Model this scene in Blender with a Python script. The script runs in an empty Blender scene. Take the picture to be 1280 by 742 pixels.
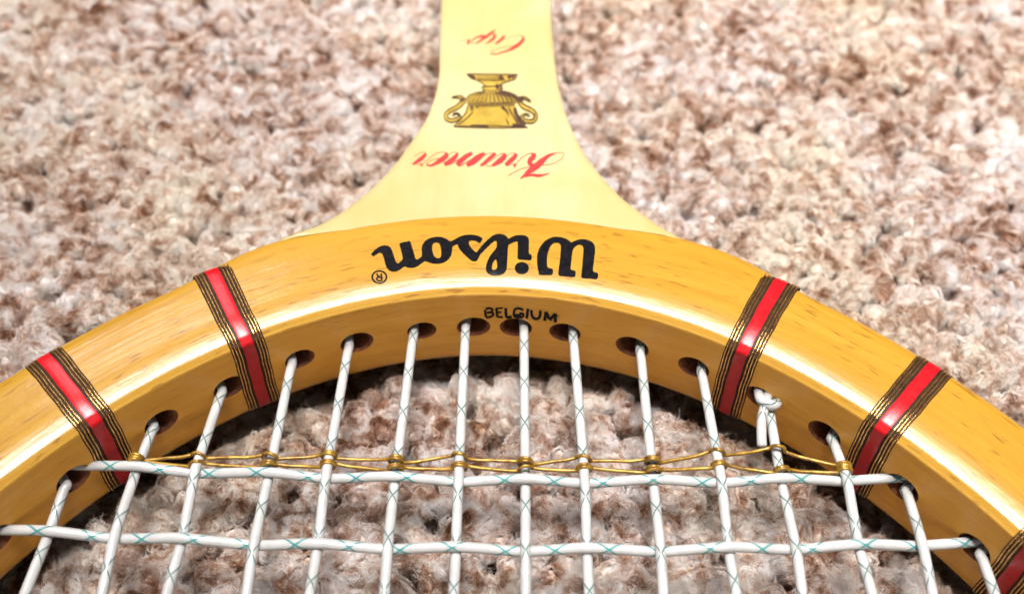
import bpy, bmesh, math, random
import numpy as np
from mathutils import Vector, Matrix, geometry
from math import radians, pi, sin, cos

# ------------------------------------------------------------------ units
MM = 0.001
ZW = 21.3                      # string plane height above the carpet backing (mm)
scene = bpy.context.scene
COL = scene.collection

# ------------------------------------------------------------------ camera
cam_d = bpy.data.cameras.new('camera'); cam = bpy.data.objects.new('camera', cam_d); COL.objects.link(cam)
R_ = Vector((0.99988, 0.00766, 0.01335)); U_ = Vector((-0.01447, 0.76397, 0.64509)); F_ = Vector((0.00526, 0.64521, -0.76399))
m = Matrix((R_, U_, -F_)).transposed().to_4x4()
m.translation = Vector((2.018, 0.0, 141.6 + ZW)) * MM
cam.matrix_world = m
cam_d.sensor_width = 36; cam_d.sensor_fit = 'HORIZONTAL'; cam_d.lens = 37.186
cam_d.clip_start = 0.005; cam_d.clip_end = 20
cam_d.dof.use_dof = True; cam_d.dof.focus_distance = 0.168; cam_d.dof.aperture_fstop = 15.5
scene.camera = cam

# ------------------------------------------------------------------ light
world = bpy.data.worlds.new('World'); scene.world = world; world.use_nodes = True
bg = world.node_tree.nodes['Background']
bg.inputs[0].default_value = (0.80, 0.84, 1.0, 1); bg.inputs[1].default_value = 0.07
def area(name, loc, aim, size, power, col, spread=180):
    d = bpy.data.lights.new(name, 'AREA'); d.shape = 'RECTANGLE'; d.size, d.size_y = size; d.energy = power; d.color = col; d.spread = radians(spread)
    o = bpy.data.objects.new(name, d); COL.objects.link(o); o.location = loc
    o.rotation_euler = (Vector(aim) - Vector(loc)).to_track_quat('-Z', 'Y').to_euler()
    return o
area('ceiling_lamp', (-0.06, 0.455, 1.27), (0.01, 0.505, 0.0), (1.05, 0.56), 10.2, (1.0, 0.955, 0.95), 44)
area('front_fill', (0.05, -1.25, 0.42), (0, 0.10, 0.02), (0.9, 0.35), 4.2, (1.0, 0.93, 0.85))  # added fill from the camera side, brightens the inner face
area('window_light', (-0.55, 1.05, 1.25), (-0.03, 0.12, 0.02), (0.42, 0.16), 3.6, (0.90, 0.93, 1.0))
scene.view_settings.view_transform = 'Standard'; scene.view_settings.look = 'None'
scene.view_settings.exposure = 0.0; scene.view_settings.gamma = 1.0
scene.render.engine = 'CYCLES'
scene.cycles.max_bounces = 7; scene.cycles.diffuse_bounces = 4; scene.cycles.glossy_bounces = 3
scene.cycles.caustics_reflective = False; scene.cycles.caustics_refractive = False

# ------------------------------------------------------------------ materials
def new_mat(name):
    mt = bpy.data.materials.new(name); mt.use_nodes = True
    nt = mt.node_tree
    return mt, nt, nt.nodes['Principled BSDF']
def N(nt, typ, **kw):
    n = nt.nodes.new(typ)
    for k, v in kw.items(): setattr(n, k, v)
    return n
def ramp(nt, src, stops):
    r = N(nt, 'ShaderNodeValToRGB'); e = r.color_ramp.elements
    while len(e) < len(stops): e.new(0.5)
    for el, (pos, c) in zip(e, stops): el.position = pos; el.color = (*c, 1) if len(c) == 3 else c
    nt.links.new(src, r.inputs[0]); return r
def mathn(nt, op, a, b=None, c=None):
    n = N(nt, 'ShaderNodeMath', operation=op)
    for i, v in enumerate((a, b, c)):
        if v is None: continue
        if isinstance(v, (int, float)): n.inputs[i].default_value = v
        else: nt.links.new(v, n.inputs[i])
    return n.outputs[0]
def mix(nt, fac, a, b, typ='MIX'):
    n = N(nt, 'ShaderNodeMix', data_type='RGBA', blend_type=typ)
    for s, v in ((n.inputs[0], fac), (n.inputs[6], a), (n.inputs[7], b)):
        if isinstance(v, (int, float)): s.default_value = v
        elif isinstance(v, tuple): s.default_value = (*v, 1)
        else: nt.links.new(v, s)
    return n.outputs[2]
def uvmm(nt, sx, sy, sz=1):
    u = N(nt, 'ShaderNodeUVMap'); u.uv_map = 'UVMap'
    mp = N(nt, 'ShaderNodeMapping'); mp.inputs['Scale'].default_value = (sx, sy, sz)
    nt.links.new(u.outputs[0], mp.inputs[0]); return mp.outputs[0]
def noise(nt, vec, scale=1, detail=3, rough=0.5, dist=0):
    n = N(nt, 'ShaderNodeTexNoise'); n.inputs['Scale'].default_value = scale; n.inputs['Detail'].default_value = detail
    n.inputs['Roughness'].default_value = rough; n.inputs['Distortion'].default_value = dist
    nt.links.new(vec, n.inputs['Vector']); return n.outputs[0]
def bump(nt, b, h, strength, dist):
    n = N(nt, 'ShaderNodeBump'); n.inputs['Strength'].default_value = strength; n.inputs['Distance'].default_value = dist
    nt.links.new(h, n.inputs['Height']); nt.links.new(n.outputs[0], b.inputs['Normal']); return n

def wood(name, c0, c1, fleck, fleck_amt, rough, coat, bumpiness):
    mt, nt, b = new_mat(name)
    g = noise(nt, uvmm(nt, .035, .55), 1, 5, .6, .4)
    col = ramp(nt, g, [(.3, c0), (.7, c1)]).outputs[0]
    fine = noise(nt, uvmm(nt, .12, 5.0), 1, 3, .6)
    col = mix(nt, mathn(nt, 'MULTIPLY', ramp(nt, fine, [(.45, (0, 0, 0)), (.75, (1, 1, 1))]).outputs[0], .08), col, fleck)
    fl = noise(nt, uvmm(nt, .26, 1.55), 1, 1.5, .5)
    big = noise(nt, uvmm(nt, .05, .08), 1, 2)
    amt = mathn(nt, 'MULTIPLY', ramp(nt, fl, [(.60, (0, 0, 0)), (.70, (1, 1, 1))]).outputs[0], ramp(nt, big, [(.3, (.2,) * 3), (.65, (1,) * 3)]).outputs[0])
    col = mix(nt, mathn(nt, 'MULTIPLY', amt, fleck_amt), col, fleck)
    nt.links.new(col, b.inputs['Base Color'])
    b.inputs['Roughness'].default_value = rough; b.inputs['Specular IOR Level'].default_value = .18
    b.inputs['Coat Weight'].default_value = coat; b.inputs['Coat Roughness'].default_value = .06; b.inputs['Coat IOR'].default_value = 1.5
    st = noise(nt, uvmm(nt, .05, 2.2), 1, 5, .7, .5); st2 = noise(nt, uvmm(nt, .16, .30), 1, 3, .6)
    stm = mathn(nt, 'ADD', mathn(nt, 'MULTIPLY', st, .55), mathn(nt, 'MULTIPLY', st2, .45))
    cw = N(nt, 'ShaderNodeMapRange'); cw.inputs['From Min'].default_value = .38; cw.inputs['From Max'].default_value = .58; cw.inputs['To Min'].default_value = coat * .45; cw.inputs['To Max'].default_value = coat
    nt.links.new(stm, cw.inputs['Value']); nt.links.new(cw.outputs[0], b.inputs['Coat Weight'])
    cr_ = N(nt, 'ShaderNodeMapRange'); cr_.inputs['From Min'].default_value = .35; cr_.inputs['From Max'].default_value = .65; cr_.inputs['To Min'].default_value = .26; cr_.inputs['To Max'].default_value = .11
    nt.links.new(st, cr_.inputs['Value']); nt.links.new(cr_.outputs[0], b.inputs['Coat Roughness'])
    h = mathn(nt, 'ADD', noise(nt, uvmm(nt, .06, .9), 1, 3, .6), mathn(nt, 'MULTIPLY', noise(nt, uvmm(nt, .5, .5), 1, 2), .6))
    bm_ = bump(nt, b, h, bumpiness, .00012)
    nt.links.new(bm_.outputs[0], b.inputs['Coat Normal'])
    return mt
M_TOP = wood('lacquered_beech', (.325, .162, .012), (.385, .210, .020), (.15, .05, .006), .75, .38, .50, .40)
M_IN = wood('inner_ply_wood', (.68, .31, .034), (.76, .37, .05), (.30, .10, .015), .3, .42, .3, .4)
M_EDGE = wood('ply_edge_wood', (.42, .22, .03), (.48, .27, .045), (.22, .08, .012), .8, .35, .5, .5)
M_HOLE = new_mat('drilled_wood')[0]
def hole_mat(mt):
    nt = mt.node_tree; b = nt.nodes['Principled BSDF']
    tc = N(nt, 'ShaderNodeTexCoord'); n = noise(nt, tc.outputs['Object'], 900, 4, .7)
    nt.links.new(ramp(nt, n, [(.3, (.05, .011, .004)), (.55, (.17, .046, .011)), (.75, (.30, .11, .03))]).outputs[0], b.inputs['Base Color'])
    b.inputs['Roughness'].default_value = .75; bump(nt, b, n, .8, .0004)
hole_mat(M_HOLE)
def cream():
    mt, nt, b = new_mat('cream_veneer')
    tc = N(nt, 'ShaderNodeTexCoord')
    mp = N(nt, 'ShaderNodeMapping'); mp.inputs['Scale'].default_value = (1, .12, 1); nt.links.new(tc.outputs['Object'], mp.inputs[0])
    g = noise(nt, mp.outputs[0], 420, 4, .6)
    big = noise(nt, tc.outputs['Object'], 38, 3, .6)
    col = ramp(nt, big, [(.32, (.375, .305, .115)), (.62, (.425, .365, .185))]).outputs[0]
    col = mix(nt, mathn(nt, 'MULTIPLY', ramp(nt, g, [(.45, (0,) * 3), (.8, (1,) * 3)]).outputs[0], .45), col, (.35, .27, .10))
    nt.links.new(col, b.inputs['Base Color']); b.inputs['Roughness'].default_value = .3; b.inputs['Specular IOR Level'].default_value = .25
    b.inputs['Coat Weight'].default_value = .7; b.inputs['Coat Roughness'].default_value = .06
    bump(nt, b, mathn(nt, 'ADD', g, mathn(nt, 'MULTIPLY', big, 2.0)), .25, .00012)
    return mt
M_CREAM = cream()
def plain(name, col, rough, metal=0, coat=0, nscale=None, col2=None, bumpy=0):
    mt, nt, b = new_mat(name)
    b.inputs['Base Color'].default_value = (*col, 1); b.inputs['Roughness'].default_value = rough
    b.inputs['Metallic'].default_value = metal; b.inputs['Coat Weight'].default_value = coat; b.inputs['Coat Roughness'].default_value = .08
    if nscale:
        tc = N(nt, 'ShaderNodeTexCoord'); n = noise(nt, tc.outputs['Object'], nscale, 4, .65)
        nt.links.new(ramp(nt, n, [(.35, col), (.68, col2 or col)]).outputs[0], b.inputs['Base Color'])
        if bumpy: bump(nt, b, n, bumpy, .0002)
    return mt
M_INK = plain('black_print', (.004, .004, .005), .16, 0, 0, 1500, (.010, .009, .010), .12)
M_INK.node_tree.nodes['Principled BSDF'].inputs['Specular IOR Level'].default_value = .25
M_STAMP = plain('black_stamp_ink', (.002, .002, .002), .6, 0, 0, 2500, (.006, .005, .004), .1)
M_STAMP.node_tree.nodes['Principled BSDF'].inputs['Specular IOR Level'].default_value = .15
M_REDINK = plain('red_print', (.40, .005, .006), .5, 0, 0, 900, (.46, .014, .012))
M_BROWNINK = plain('brown_hairline_print', (.36, .07, .03), .4, 0, 0, 900, (.42, .13, .05))
M_GOLDINK = plain('olive_gold_print', (.24, .150, .012), .35, 0, .1, 260, (.36, .25, .035))
M_DARKINK = plain('dark_brown_print', (.030, .012, .005), .4, 0, .4, 600, (.07, .03, .01))
M_RED = plain('red_binding', (.37, .003, .006), .28, 0, 0, 700, (.45, .008, .012), .2)
M_RED.node_tree.nodes['Principled BSDF'].inputs['Specular IOR Level'].default_value = .35
M_BLACKB = plain('dark_binding', (.016, .007, .003), .45, 0, 0, 900, (.045, .020, .007), .3)
M_BLACKB.node_tree.nodes['Principled BSDF'].inputs['Specular IOR Level'].default_value = .12
M_GOLD = plain('gold_thread', (.95, .60, .22), .22, .95, 0, 1400, (.45, .23, .06), .4)
M_CORD = plain('golden_cord', (.42, .24, .03), .38, .5, .2, 1000, (.13, .06, .01), .6)
def string_mat(name, lo, hi, tA, tB):
    mt, nt, b = new_mat(name)
    u = N(nt, 'ShaderNodeUVMap'); u.uv_map = 'UVMap'
    sp = N(nt, 'ShaderNodeSeparateXYZ'); nt.links.new(u.outputs[0], sp.inputs[0])
    tc = N(nt, 'ShaderNodeTexCoord')
    wob = mathn(nt, 'MULTIPLY', noise(nt, tc.outputs['Object'], 160, 2), .12)
    v = mathn(nt, 'DIVIDE', sp.outputs[1], 7.6)
    tot = None
    for s in ('ADD', 'SUBTRACT'):
        a = mathn(nt, s, sp.outputs[0], mathn(nt, 'ADD', v, wob))
        f = mathn(nt, 'ABSOLUTE', mathn(nt, 'SUBTRACT', mathn(nt, 'FRACT', a), .5))
        l = N(nt, 'ShaderNodeMapRange'); l.inputs['From Min'].default_value = lo; l.inputs['From Max'].default_value = hi
        nt.links.new(f, l.inputs['Value'])
        tot = l.outputs[0] if tot is None else mathn(nt, 'MAXIMUM', tot, l.outputs[0])
    oi = N(nt, 'ShaderNodeObjectInfo')
    teal = mix(nt, noise(nt, tc.outputs['Object'], 90, 2), tA, tB)
    n2 = noise(nt, tc.outputs['Object'], 260, 3, .6)
    white = ramp(nt, n2, [(.3, (.385, .385, .365)), (.7, (.475, .475, .46))]).outputs[0]
    nt.links.new(mix(nt, mathn(nt, 'MULTIPLY', tot, .95), white, teal), b.inputs['Base Color'])
    b.inputs['Roughness'].default_value = .30; b.inputs['Coat Weight'].default_value = .25; b.inputs['Coat Roughness'].default_value = .12
    b.inputs['Subsurface Weight'].default_value = .25; b.inputs['Subsurface Radius'].default_value = (.0007, .0007, .0007); b.inputs['Subsurface Scale'].default_value = 1.0
    bump(nt, b, mathn(nt, 'ADD', n2, mathn(nt, 'MULTIPLY', tot, .4)), .2, .0001)
    return mt
M_STRING = string_mat('white_nylon_main_string', .465, .478, (.03, .11, .10), (.12, .17, .14))
M_CROSS = string_mat('white_nylon_cross_string', .458, .474, (.0, .16, .16), (.03, .24, .22))

# ------------------------------------------------------------------ mesh helpers
RO = np.array([0.0, 115.0, ZW - 11.0])          # racket origin, at the base of the throat (mm)
def mesh_from(name, verts, faces, mats, uvs=None, smooth=True, midx=None):
    """verts in mm, string-plane coordinates; stored relative to the racket origin in metres"""
    v = (np.asarray(verts, float) + np.array([0, 0, ZW]) - RO) * MM
    me = bpy.data.meshes.new(name); me.from_pydata(v.tolist(), [], [tuple(int(i) for i in f) for f in faces])
    for mt in (mats if isinstance(mats, (list, tuple)) else [mats]): me.materials.append(mt)
    if uvs is not None:
        lay = me.uv_layers.new(name='UVMap'); k = 0
        flat = []
        for fi, f in enumerate(faces):
            flat.extend(uvs(fi, f))
        lay.data.foreach_set('uv', np.array(flat, float).ravel())
    if midx is not None: me.polygons.foreach_set('material_index', midx)
    if smooth: me.polygons.foreach_set('use_smooth', [True] * len(me.polygons))
    me.update(); return me
def part(name, me, parent, label=None):
    o = bpy.data.objects.new(name, me); COL.objects.link(o); o.parent = parent
    if label: o['label'] = label
    return o
def tube(path, rad, sides=12, closed=False, rads=None, caps=True, up0=(0, 0, 1)):
    P = np.asarray(path, float); n = len(P)
    T = np.gradient(P, axis=0); T /= np.linalg.norm(T, axis=1)[:, None] + 1e-12
    nv = np.array(up0, float); V = []; D = np.r_[0, np.cumsum(np.linalg.norm(np.diff(P, axis=0), axis=1))]
    for i in range(n):
        nv = nv - T[i] * (nv @ T[i]); nv /= np.linalg.norm(nv) + 1e-12
        bv = np.cross(T[i], nv); r = rad if rads is None else rads[i]
        for k in range(sides):
            a = 2 * pi * k / sides; V.append(P[i] + r * (cos(a) * nv + sin(a) * bv))
    Fc = []; UV = []
    for i in range(n - 1):
        for k in range(sides):
            k2 = (k + 1) % sides
            Fc.append((i * sides + k, i * sides + k2, (i + 1) * sides + k2, (i + 1) * sides + k))
            UV.append([(k / sides, D[i]), ((k + 1) / sides, D[i]), ((k + 1) / sides, D[i + 1]), (k / sides, D[i + 1])])
    if caps:
        V.append(P[0] - T[0] * rad * .35); c0 = len(V) - 1; V.append(P[-1] + T[-1] * rad * .35); c1 = len(V) - 1
        for k in range(sides):
            k2 = (k + 1) % sides
            Fc.append((c0, k2, k)); UV.append([(.5, D[0])] * 3)
            Fc.append((c1, (n - 1) * sides + k, (n - 1) * sides + k2)); UV.append([(.5, D[-1])] * 3)
    return V, Fc, UV
def tubes_mesh(name, tl, mt):
    V = []; Fc = []; UV = []
    for v, f, u in tl:
        o = len(V); V += list(v); Fc += [tuple(i + o for i in q) for q in f]; UV += u
    return mesh_from(name, V, Fc, mt, uvs=lambda fi, f: UV[fi])
def smooth_path(P, mseg=6):
    P = np.array(P, float); Q = np.vstack([2 * P[0] - P[1], P, 2 * P[-1] - P[-2]]); o = []
    for i in range(1, len(Q) - 2):
        a, b, c, d = Q[i - 1:i + 3]
        for k in range(mseg):
            u = k / mseg
            o.append(.5 * ((2 * b) + (-a + c) * u + (2 * a - 5 * b + 4 * c - d) * u * u + (-a + 3 * b - 3 * c + d) * u ** 3))
    o.append(P[-1]); return np.array(o)

# ------------------------------------------------------------------ hoop geometry (mm)
EA, EB, EY, EN = 102.085, 136.482, -23.579, 1.9555
ZF = 9.95                                        # flat top of the frame above the string plane
def hoop(t):
    t = np.asarray(t, float)
    x = EA * np.sign(np.cos(t)) * np.abs(np.cos(t)) ** (2 / EN); y = EY + EB * np.sign(np.sin(t)) * np.abs(np.sin(t)) ** (2 / EN)
    return np.stack([x, y], -1)
def hoop_n(t):
    e = 1e-3; d = hoop(np.asarray(t) + e) - hoop(np.asarray(t) - e); d /= np.linalg.norm(d, axis=-1)[..., None]
    return np.stack([d[..., 1], -d[..., 0]], -1)
TT = np.linspace(0, 2 * pi, 20001); HP = hoop(TT); HL = np.r_[0, np.cumsum(np.linalg.norm(np.diff(HP, axis=0), axis=1))]
def width(t):
    d = abs(((t - pi / 2 + pi) % (2 * pi)) - pi)
    w = min(1, max(0, (.47 - d) / .16)); w = w * w * (3 - 2 * w)
    return 16.7 + 2.6 * w
def ztop(r): return ZF - .034 * (6 - r) ** 2 if r < 6 else ZF
def rtop(xy):
    d = np.linalg.norm(HP - np.asarray(xy), axis=1); return d.min()
def profile(W):
    """closed cross-section (r outward from the inner face, z up), with tags: 0 top/outer, 1 inner face, 2 thin ply edge"""
    P = [(0, -7.9, 1)]
    for z in np.linspace(-6.6, 6.6, 12): P.append((0, float(z), 1))
    P += [(0, 7.9, 1), (0, 8.25, 1), (.05, 8.40, 2), (.24, 8.56, 0), (.58, 8.72, 0)]
    for r in np.linspace(.9, 6, 13): P.append((float(r), ztop(r) - .04 * (r < 1.2), 0))
    P += [(9, ZF, 0), (12, ZF, 0), (W - 2.6, ZF, 0)]
    for a in np.linspace(75, 0, 7): P.append((W - 2.6 + 2.6 * cos(radians(a)), ZF - 2.6 + 2.6 * sin(radians(a)), 0))
    P += [(W + .1, 3, 0), (W + .1, -3, 0)]
    for a in np.linspace(0, 75, 7): P.append((W - 2.6 + 2.6 * cos(radians(a)), -(ZF - 2.6 + 2.6 * sin(radians(a))), 0))
    P += [(W - 2.6, -ZF, 0), (11, -ZF, 0), (6, -ZF, 0), (4, -ZF + .3, 0), (2, -ZF + .9, 0), (.8, -9.2, 0), (.2, -8.5, 0)]
    return P
def bow_point(t, r, z):
    c = hoop(t); n = hoop_n(t); return (c[0] + n[0] * r, c[1] + n[1] * r, z)

# ------------------------------------------------------------------ carpet
rng = np.random.default_rng(7)
def carpet_material(name, shift):
    mt, nt, b = new_mat(name)
    oi = N(nt, 'ShaderNodeObjectInfo'); geo = N(nt, 'ShaderNodeNewGeometry')
    at = N(nt, 'ShaderNodeAttribute'); at.attribute_name = 'tone'
    n1 = noise(nt, geo.outputs['Position'], 290, 3, .6, 1.0)
    n2 = noise(nt, geo.outputs['Position'], 45, 3, .6)
    v = mathn(nt, 'MULTIPLY', mathn(nt, 'SUBTRACT', n1, .5), 1.75)
    for nn, k in ((oi.outputs['Random'], .16), (at.outputs['Fac'], .26), (n2, .7)):
        v = mathn(nt, 'ADD', v, mathn(nt, 'MULTIPLY', mathn(nt, 'SUBTRACT', nn, .5), k))
    col = ramp(nt, mathn(nt, 'ADD', v, .535 + shift), [(.05, (.19, .08, .042)), (.26, (.45, .245, .155)), (.42, (.71, .54, .435)), (.56, (.85, .755, .69)), (.76, (.94, .905, .885))]).outputs[0]
    hue = noise(nt, geo.outputs['Position'], 24, 3, .6)
    col = mix(nt, ramp(nt, hue, [(.42, (0,) * 3), (.66, (.8,) * 3)]).outputs[0], col, (1.0, .97, .84), 'MULTIPLY')
    d = N(nt, 'ShaderNodeBsdfDiffuse'); t_ = N(nt, 'ShaderNodeBsdfTranslucent'); mx = N(nt, 'ShaderNodeMixShader'); mx.inputs[0].default_value = .38
    nt.links.new(col, d.inputs[0]); nt.links.new(col, t_.inputs[0]); nt.links.new(d.outputs[0], mx.inputs[1]); nt.links.new(t_.outputs[0], mx.inputs[2])
    nt.nodes.remove(b); nt.links.new(mx.outputs[0], nt.nodes['Material Output'].inputs[0])
    return mt
M_PILE = carpet_material('pale_wool_pile', .0)
M_PILE_BROWN = carpet_material('brown_wool_gap_shade', -.13)  # brown yarn tone that also paints the shaded gaps between tufts
M_BACK = plain('carpet_backing', (.20, .12, .09), .95, 0, 0, 300, (.28, .17, .13))
def make_tuft(seed, dark):
    g = np.random.default_rng(seed)
    V = []; Fc = []; tone = []
    lean = g.normal(0, 1.0, 2)
    hgt = 11.0; rx = g.uniform(2.3, 3.0); ry = g.uniform(1.9, 2.5)
    ph = g.uniform(0, 6.28, 6)
    def surf(phi, a, lift=0):
        """phi 0 at the tip, up to ~2 down the sides"""
        k = 1 + .16 * sin(3 * a + ph[0]) * sin(2.1 * phi + ph[1]) + .12 * sin(5 * a + ph[2] + 2 * phi) + .10 * sin(2 * a + ph[3])
        s = sin(min(phi, pi / 2)); c = cos(phi) if phi < pi / 2 else -(phi - pi / 2) * 2.4
        top = hgt - 2.8
        z = top + 2.8 * c * (1 + .10 * sin(4 * a + ph[4]))
        f = max(0, z) / hgt
        return np.array([(rx * k * s * (1 if phi < pi / 2 else .92) + lift * s) * cos(a) + lean[0] * f * f, (ry * k * s + lift * s) * sin(a) + lean[1] * f * f, z + lift * max(0, cos(phi))])
    na, npz = 14, 9
    base = len(V)
    for i in range(npz):
        phi = .05 + i * (2.7 / (npz - 1))
        for j in range(na):
            V.append(surf(phi, 2 * pi * j / na, -.45)); tone.append(.38 + .15 * g.random())
    for i in range(npz - 1):
        for j in range(na):
            j2 = (j + 1) % na; Fc.append((base + i * na + j, base + (i + 1) * na + j, base + (i + 1) * na + j2, base + i * na + j2))
    V.append(surf(0, 0, -.45)); tone.append(.4)
    for j in range(na): Fc.append((len(V) - 1, base + j, base + (j + 1) % na))
    def fibre(pts, r, tn):
        o = len(V); n = len(pts)
        for i, q in enumerate(pts):
            t_ = pts[min(i + 1, n - 1)] - pts[max(i - 1, 0)]; t_ = t_ / (np.linalg.norm(t_) + 1e-9)
            a1 = np.cross(t_, [.3, .2, 1]); a1 /= np.linalg.norm(a1) + 1e-9; a2 = np.cross(t_, a1)
            rr = r * (1 - .5 * i / n)
            for k in range(3):
                an = 2 * pi * k / 3; V.append(q + rr * (cos(an) * a1 + sin(an) * a2)); tone.append(tn)
        for i in range(n - 1):
            for k in range(3):
                k2 = (k + 1) % 3; Fc.append((o + i * 3 + k, o + i * 3 + k2, o + (i + 1) * 3 + k2, o + (i + 1) * 3 + k))
    # curly wool fibres felted over the crown
    for l in range(34):
        a0 = g.uniform(0, 6.28); p0 = 1.9 * math.sqrt(g.random()); da = g.choice([-1, 1]) * g.uniform(.3, 1.6); dp = g.uniform(-.8, .8)
        lt = np.clip(g.normal(.55, .16), 0, 1); ll = g.uniform(-.15, .30)
        for k in range(11):
            aa = a0 + g.normal(0, .30); pp = p0 + g.normal(0, .24); lf = ll + abs(g.normal(0, .13)); pts = []
            w1, w2, w3 = g.uniform(0, 6.28, 3); am = g.uniform(.03, .14); fr = g.uniform(5, 10)
            ln = g.uniform(.5, 1.2)
            for q in np.linspace(0, 1, 7):
                phi = abs(pp + dp * q * ln + am * sin(fr * q + w1)); pts.append(surf(phi, aa + da * q * ln + am * 1.6 * sin(fr * q + w2), lf + .14 * sin(6 * q + w3) + .10 * q))
            fibre(pts, g.uniform(.028, .050), np.clip(lt + g.normal(0, .10), 0, 1))
    for k in range(36):
        a0 = g.uniform(0, 6.28); p0 = g.uniform(.1, 1.5); q = surf(p0, a0); d = g.normal(0, 1, 3); d[2] = abs(d[2]) * .35; d /= np.linalg.norm(d)
        c = g.normal(0, 1.1, 3); L = g.uniform(.8, 2.4); pts = [q + d * L * u + c * u * u * .6 for u in np.linspace(0, 1, 6)]
        fibre(pts, g.uniform(.018, .032), g.uniform(.5, 1))
    me = bpy.data.meshes.new('tuft'); me.from_pydata((np.array(V) * MM).tolist(), [], Fc)
    a = me.attributes.new('tone', 'FLOAT', 'POINT'); a.data.foreach_set('value', np.array(tone, np.float32))
    me.materials.append(M_PILE_BROWN if dark else M_PILE); me.polygons.foreach_set('use_smooth', [True] * len(me.polygons)); me.update()
    return bpy.data.objects.new('tuft', me)
SP = 2.7
bx, by = np.meshgrid(np.arange(-250, 250, SP), np.arange(-200, 420, SP * .9))
bx = bx + (np.arange(bx.shape[0]) % 2)[:, None] * SP / 2
bx = (bx + rng.normal(0, .6, bx.shape)).ravel(); by = (by + rng.normal(0, .6, by.shape)).ravel()
nP = len(bx)
brown = rng.random(nP) < .25                       # low brown tufts: brown yarn, plus gap shade put into the colour
zs = .955 + .018 * np.sin(bx * .61 + 1.3 * np.sin(by * .33)) * np.sin(by * .53 + np.sin(bx * .41)) + rng.normal(0, .019, nP) - .055 * brown
for i in range(nP):                                # pile pressed below the racket, sunk further to deepen the frame's shade
    x, y = bx[i], by[i]
    inside = (abs(x / EA) ** EN + abs((y - EY) / EB) ** EN) < 1
    r = np.linalg.norm(HP[::40] - (x, y), axis=1).min() if y < 160 else 99
    if (not inside and r < 18.5) or (inside and r < 3.2): zs[i] = min(zs[i], rng.uniform(.44, .52) if (inside or r < 14) else rng.uniform(.72, .82))
    if abs(x) < 17 and y > 128 or (abs(x) < 42 and 115 < y < 160 and abs(x) < 16 + (160 - y) * .75): zs[i] = min(zs[i], rng.uniform(.64, .74))
pm = bpy.data.meshes.new('carpet_pile'); pm.from_pydata((np.c_[bx, by, np.zeros(nP)] * MM).tolist(), [], [])
def attr(nm, typ, arr, key):
    a = pm.attributes.new(nm, typ, 'POINT'); a.data.foreach_set(key, np.asarray(arr).ravel())
tl = rng.normal(0, .26, (nP, 2))
attr('rot', 'FLOAT_VECTOR', np.c_[tl, rng.uniform(0, 6.283, nP)].astype(np.float32), 'vector')
sxy = rng.uniform(.72, 1.02, nP); asp = rng.uniform(.8, 1.25, nP)
attr('scl', 'FLOAT_VECTOR', np.c_[sxy * asp, sxy / asp, zs].astype(np.float32), 'vector')
NV = 8
attr('idx', 'INT', (rng.integers(0, NV // 2, nP) + brown * (NV // 2)).astype(np.int32), 'value')
pile = bpy.data.objects.new('carpet_pile', pm); COL.objects.link(pile)
pile['kind'] = 'stuff'; pile['label'] = 'fluffy heathered pink beige and brown wool carpet pile'; pile['category'] = 'carpet pile'
ng = bpy.data.node_groups.new('pile', 'GeometryNodeTree')
ng.interface.new_socket('Geometry', in_out='INPUT', socket_type='NodeSocketGeometry'); ng.interface.new_socket('Geometry', in_out='OUTPUT', socket_type='NodeSocketGeometry')
gi = ng.nodes.new('NodeGroupInput'); go = ng.nodes.new('NodeGroupOutput'); ip = ng.nodes.new('GeometryNodeInstanceOnPoints')
jn = ng.nodes.new('GeometryNodeGeometryToInstance')
for k in range(NV):
    oi = ng.nodes.new('GeometryNodeObjectInfo'); oi.inputs['Object'].default_value = make_tuft(100 + k, k < NV // 2); ng.links.new(oi.outputs['Geometry'], jn.inputs[0])
def named(nm, dt):
    n = ng.nodes.new('GeometryNodeInputNamedAttribute'); n.data_type = dt; n.inputs['Name'].default_value = nm; return n.outputs['Attribute']
er = ng.nodes.new('FunctionNodeEulerToRotation'); ng.links.new(named('rot', 'FLOAT_VECTOR'), er.inputs[0])
ng.links.new(gi.outputs[0], ip.inputs['Points']); ng.links.new(jn.outputs[0], ip.inputs['Instance']); ip.inputs['Pick Instance'].default_value = True
ng.links.new(named('idx', 'INT'), ip.inputs['Instance Index']); ng.links.new(er.outputs[0], ip.inputs['Rotation']); ng.links.new(named('scl', 'FLOAT_VECTOR'), ip.inputs['Scale'])
ng.links.new(ip.outputs[0], go.inputs[0])
md = pile.modifiers.new('pile', 'NODES'); md.node_group = ng
cb = bpy.data.meshes.new('carpet'); bm = bmesh.new()
bmesh.ops.create_grid(bm, x_segments=8, y_segments=8, size=1.0)
for v in bm.verts: v.co.x *= .26; v.co.y = .11 + v.co.y * .315
bm.to_mesh(cb); bm.free(); cb.materials.append(M_BACK)
carpet = bpy.data.objects.new('carpet', cb); COL.objects.link(carpet); carpet['kind'] = 'structure'

# ------------------------------------------------------------------ racket
racket = bpy.data.objects.new('tennis_racket', None); COL.objects.link(racket); racket.location = RO * MM
racket.empty_display_size = .02
racket['label'] = 'old wooden tennis racket with white strings lying on the carpet'; racket['category'] = 'tennis racket'

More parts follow.
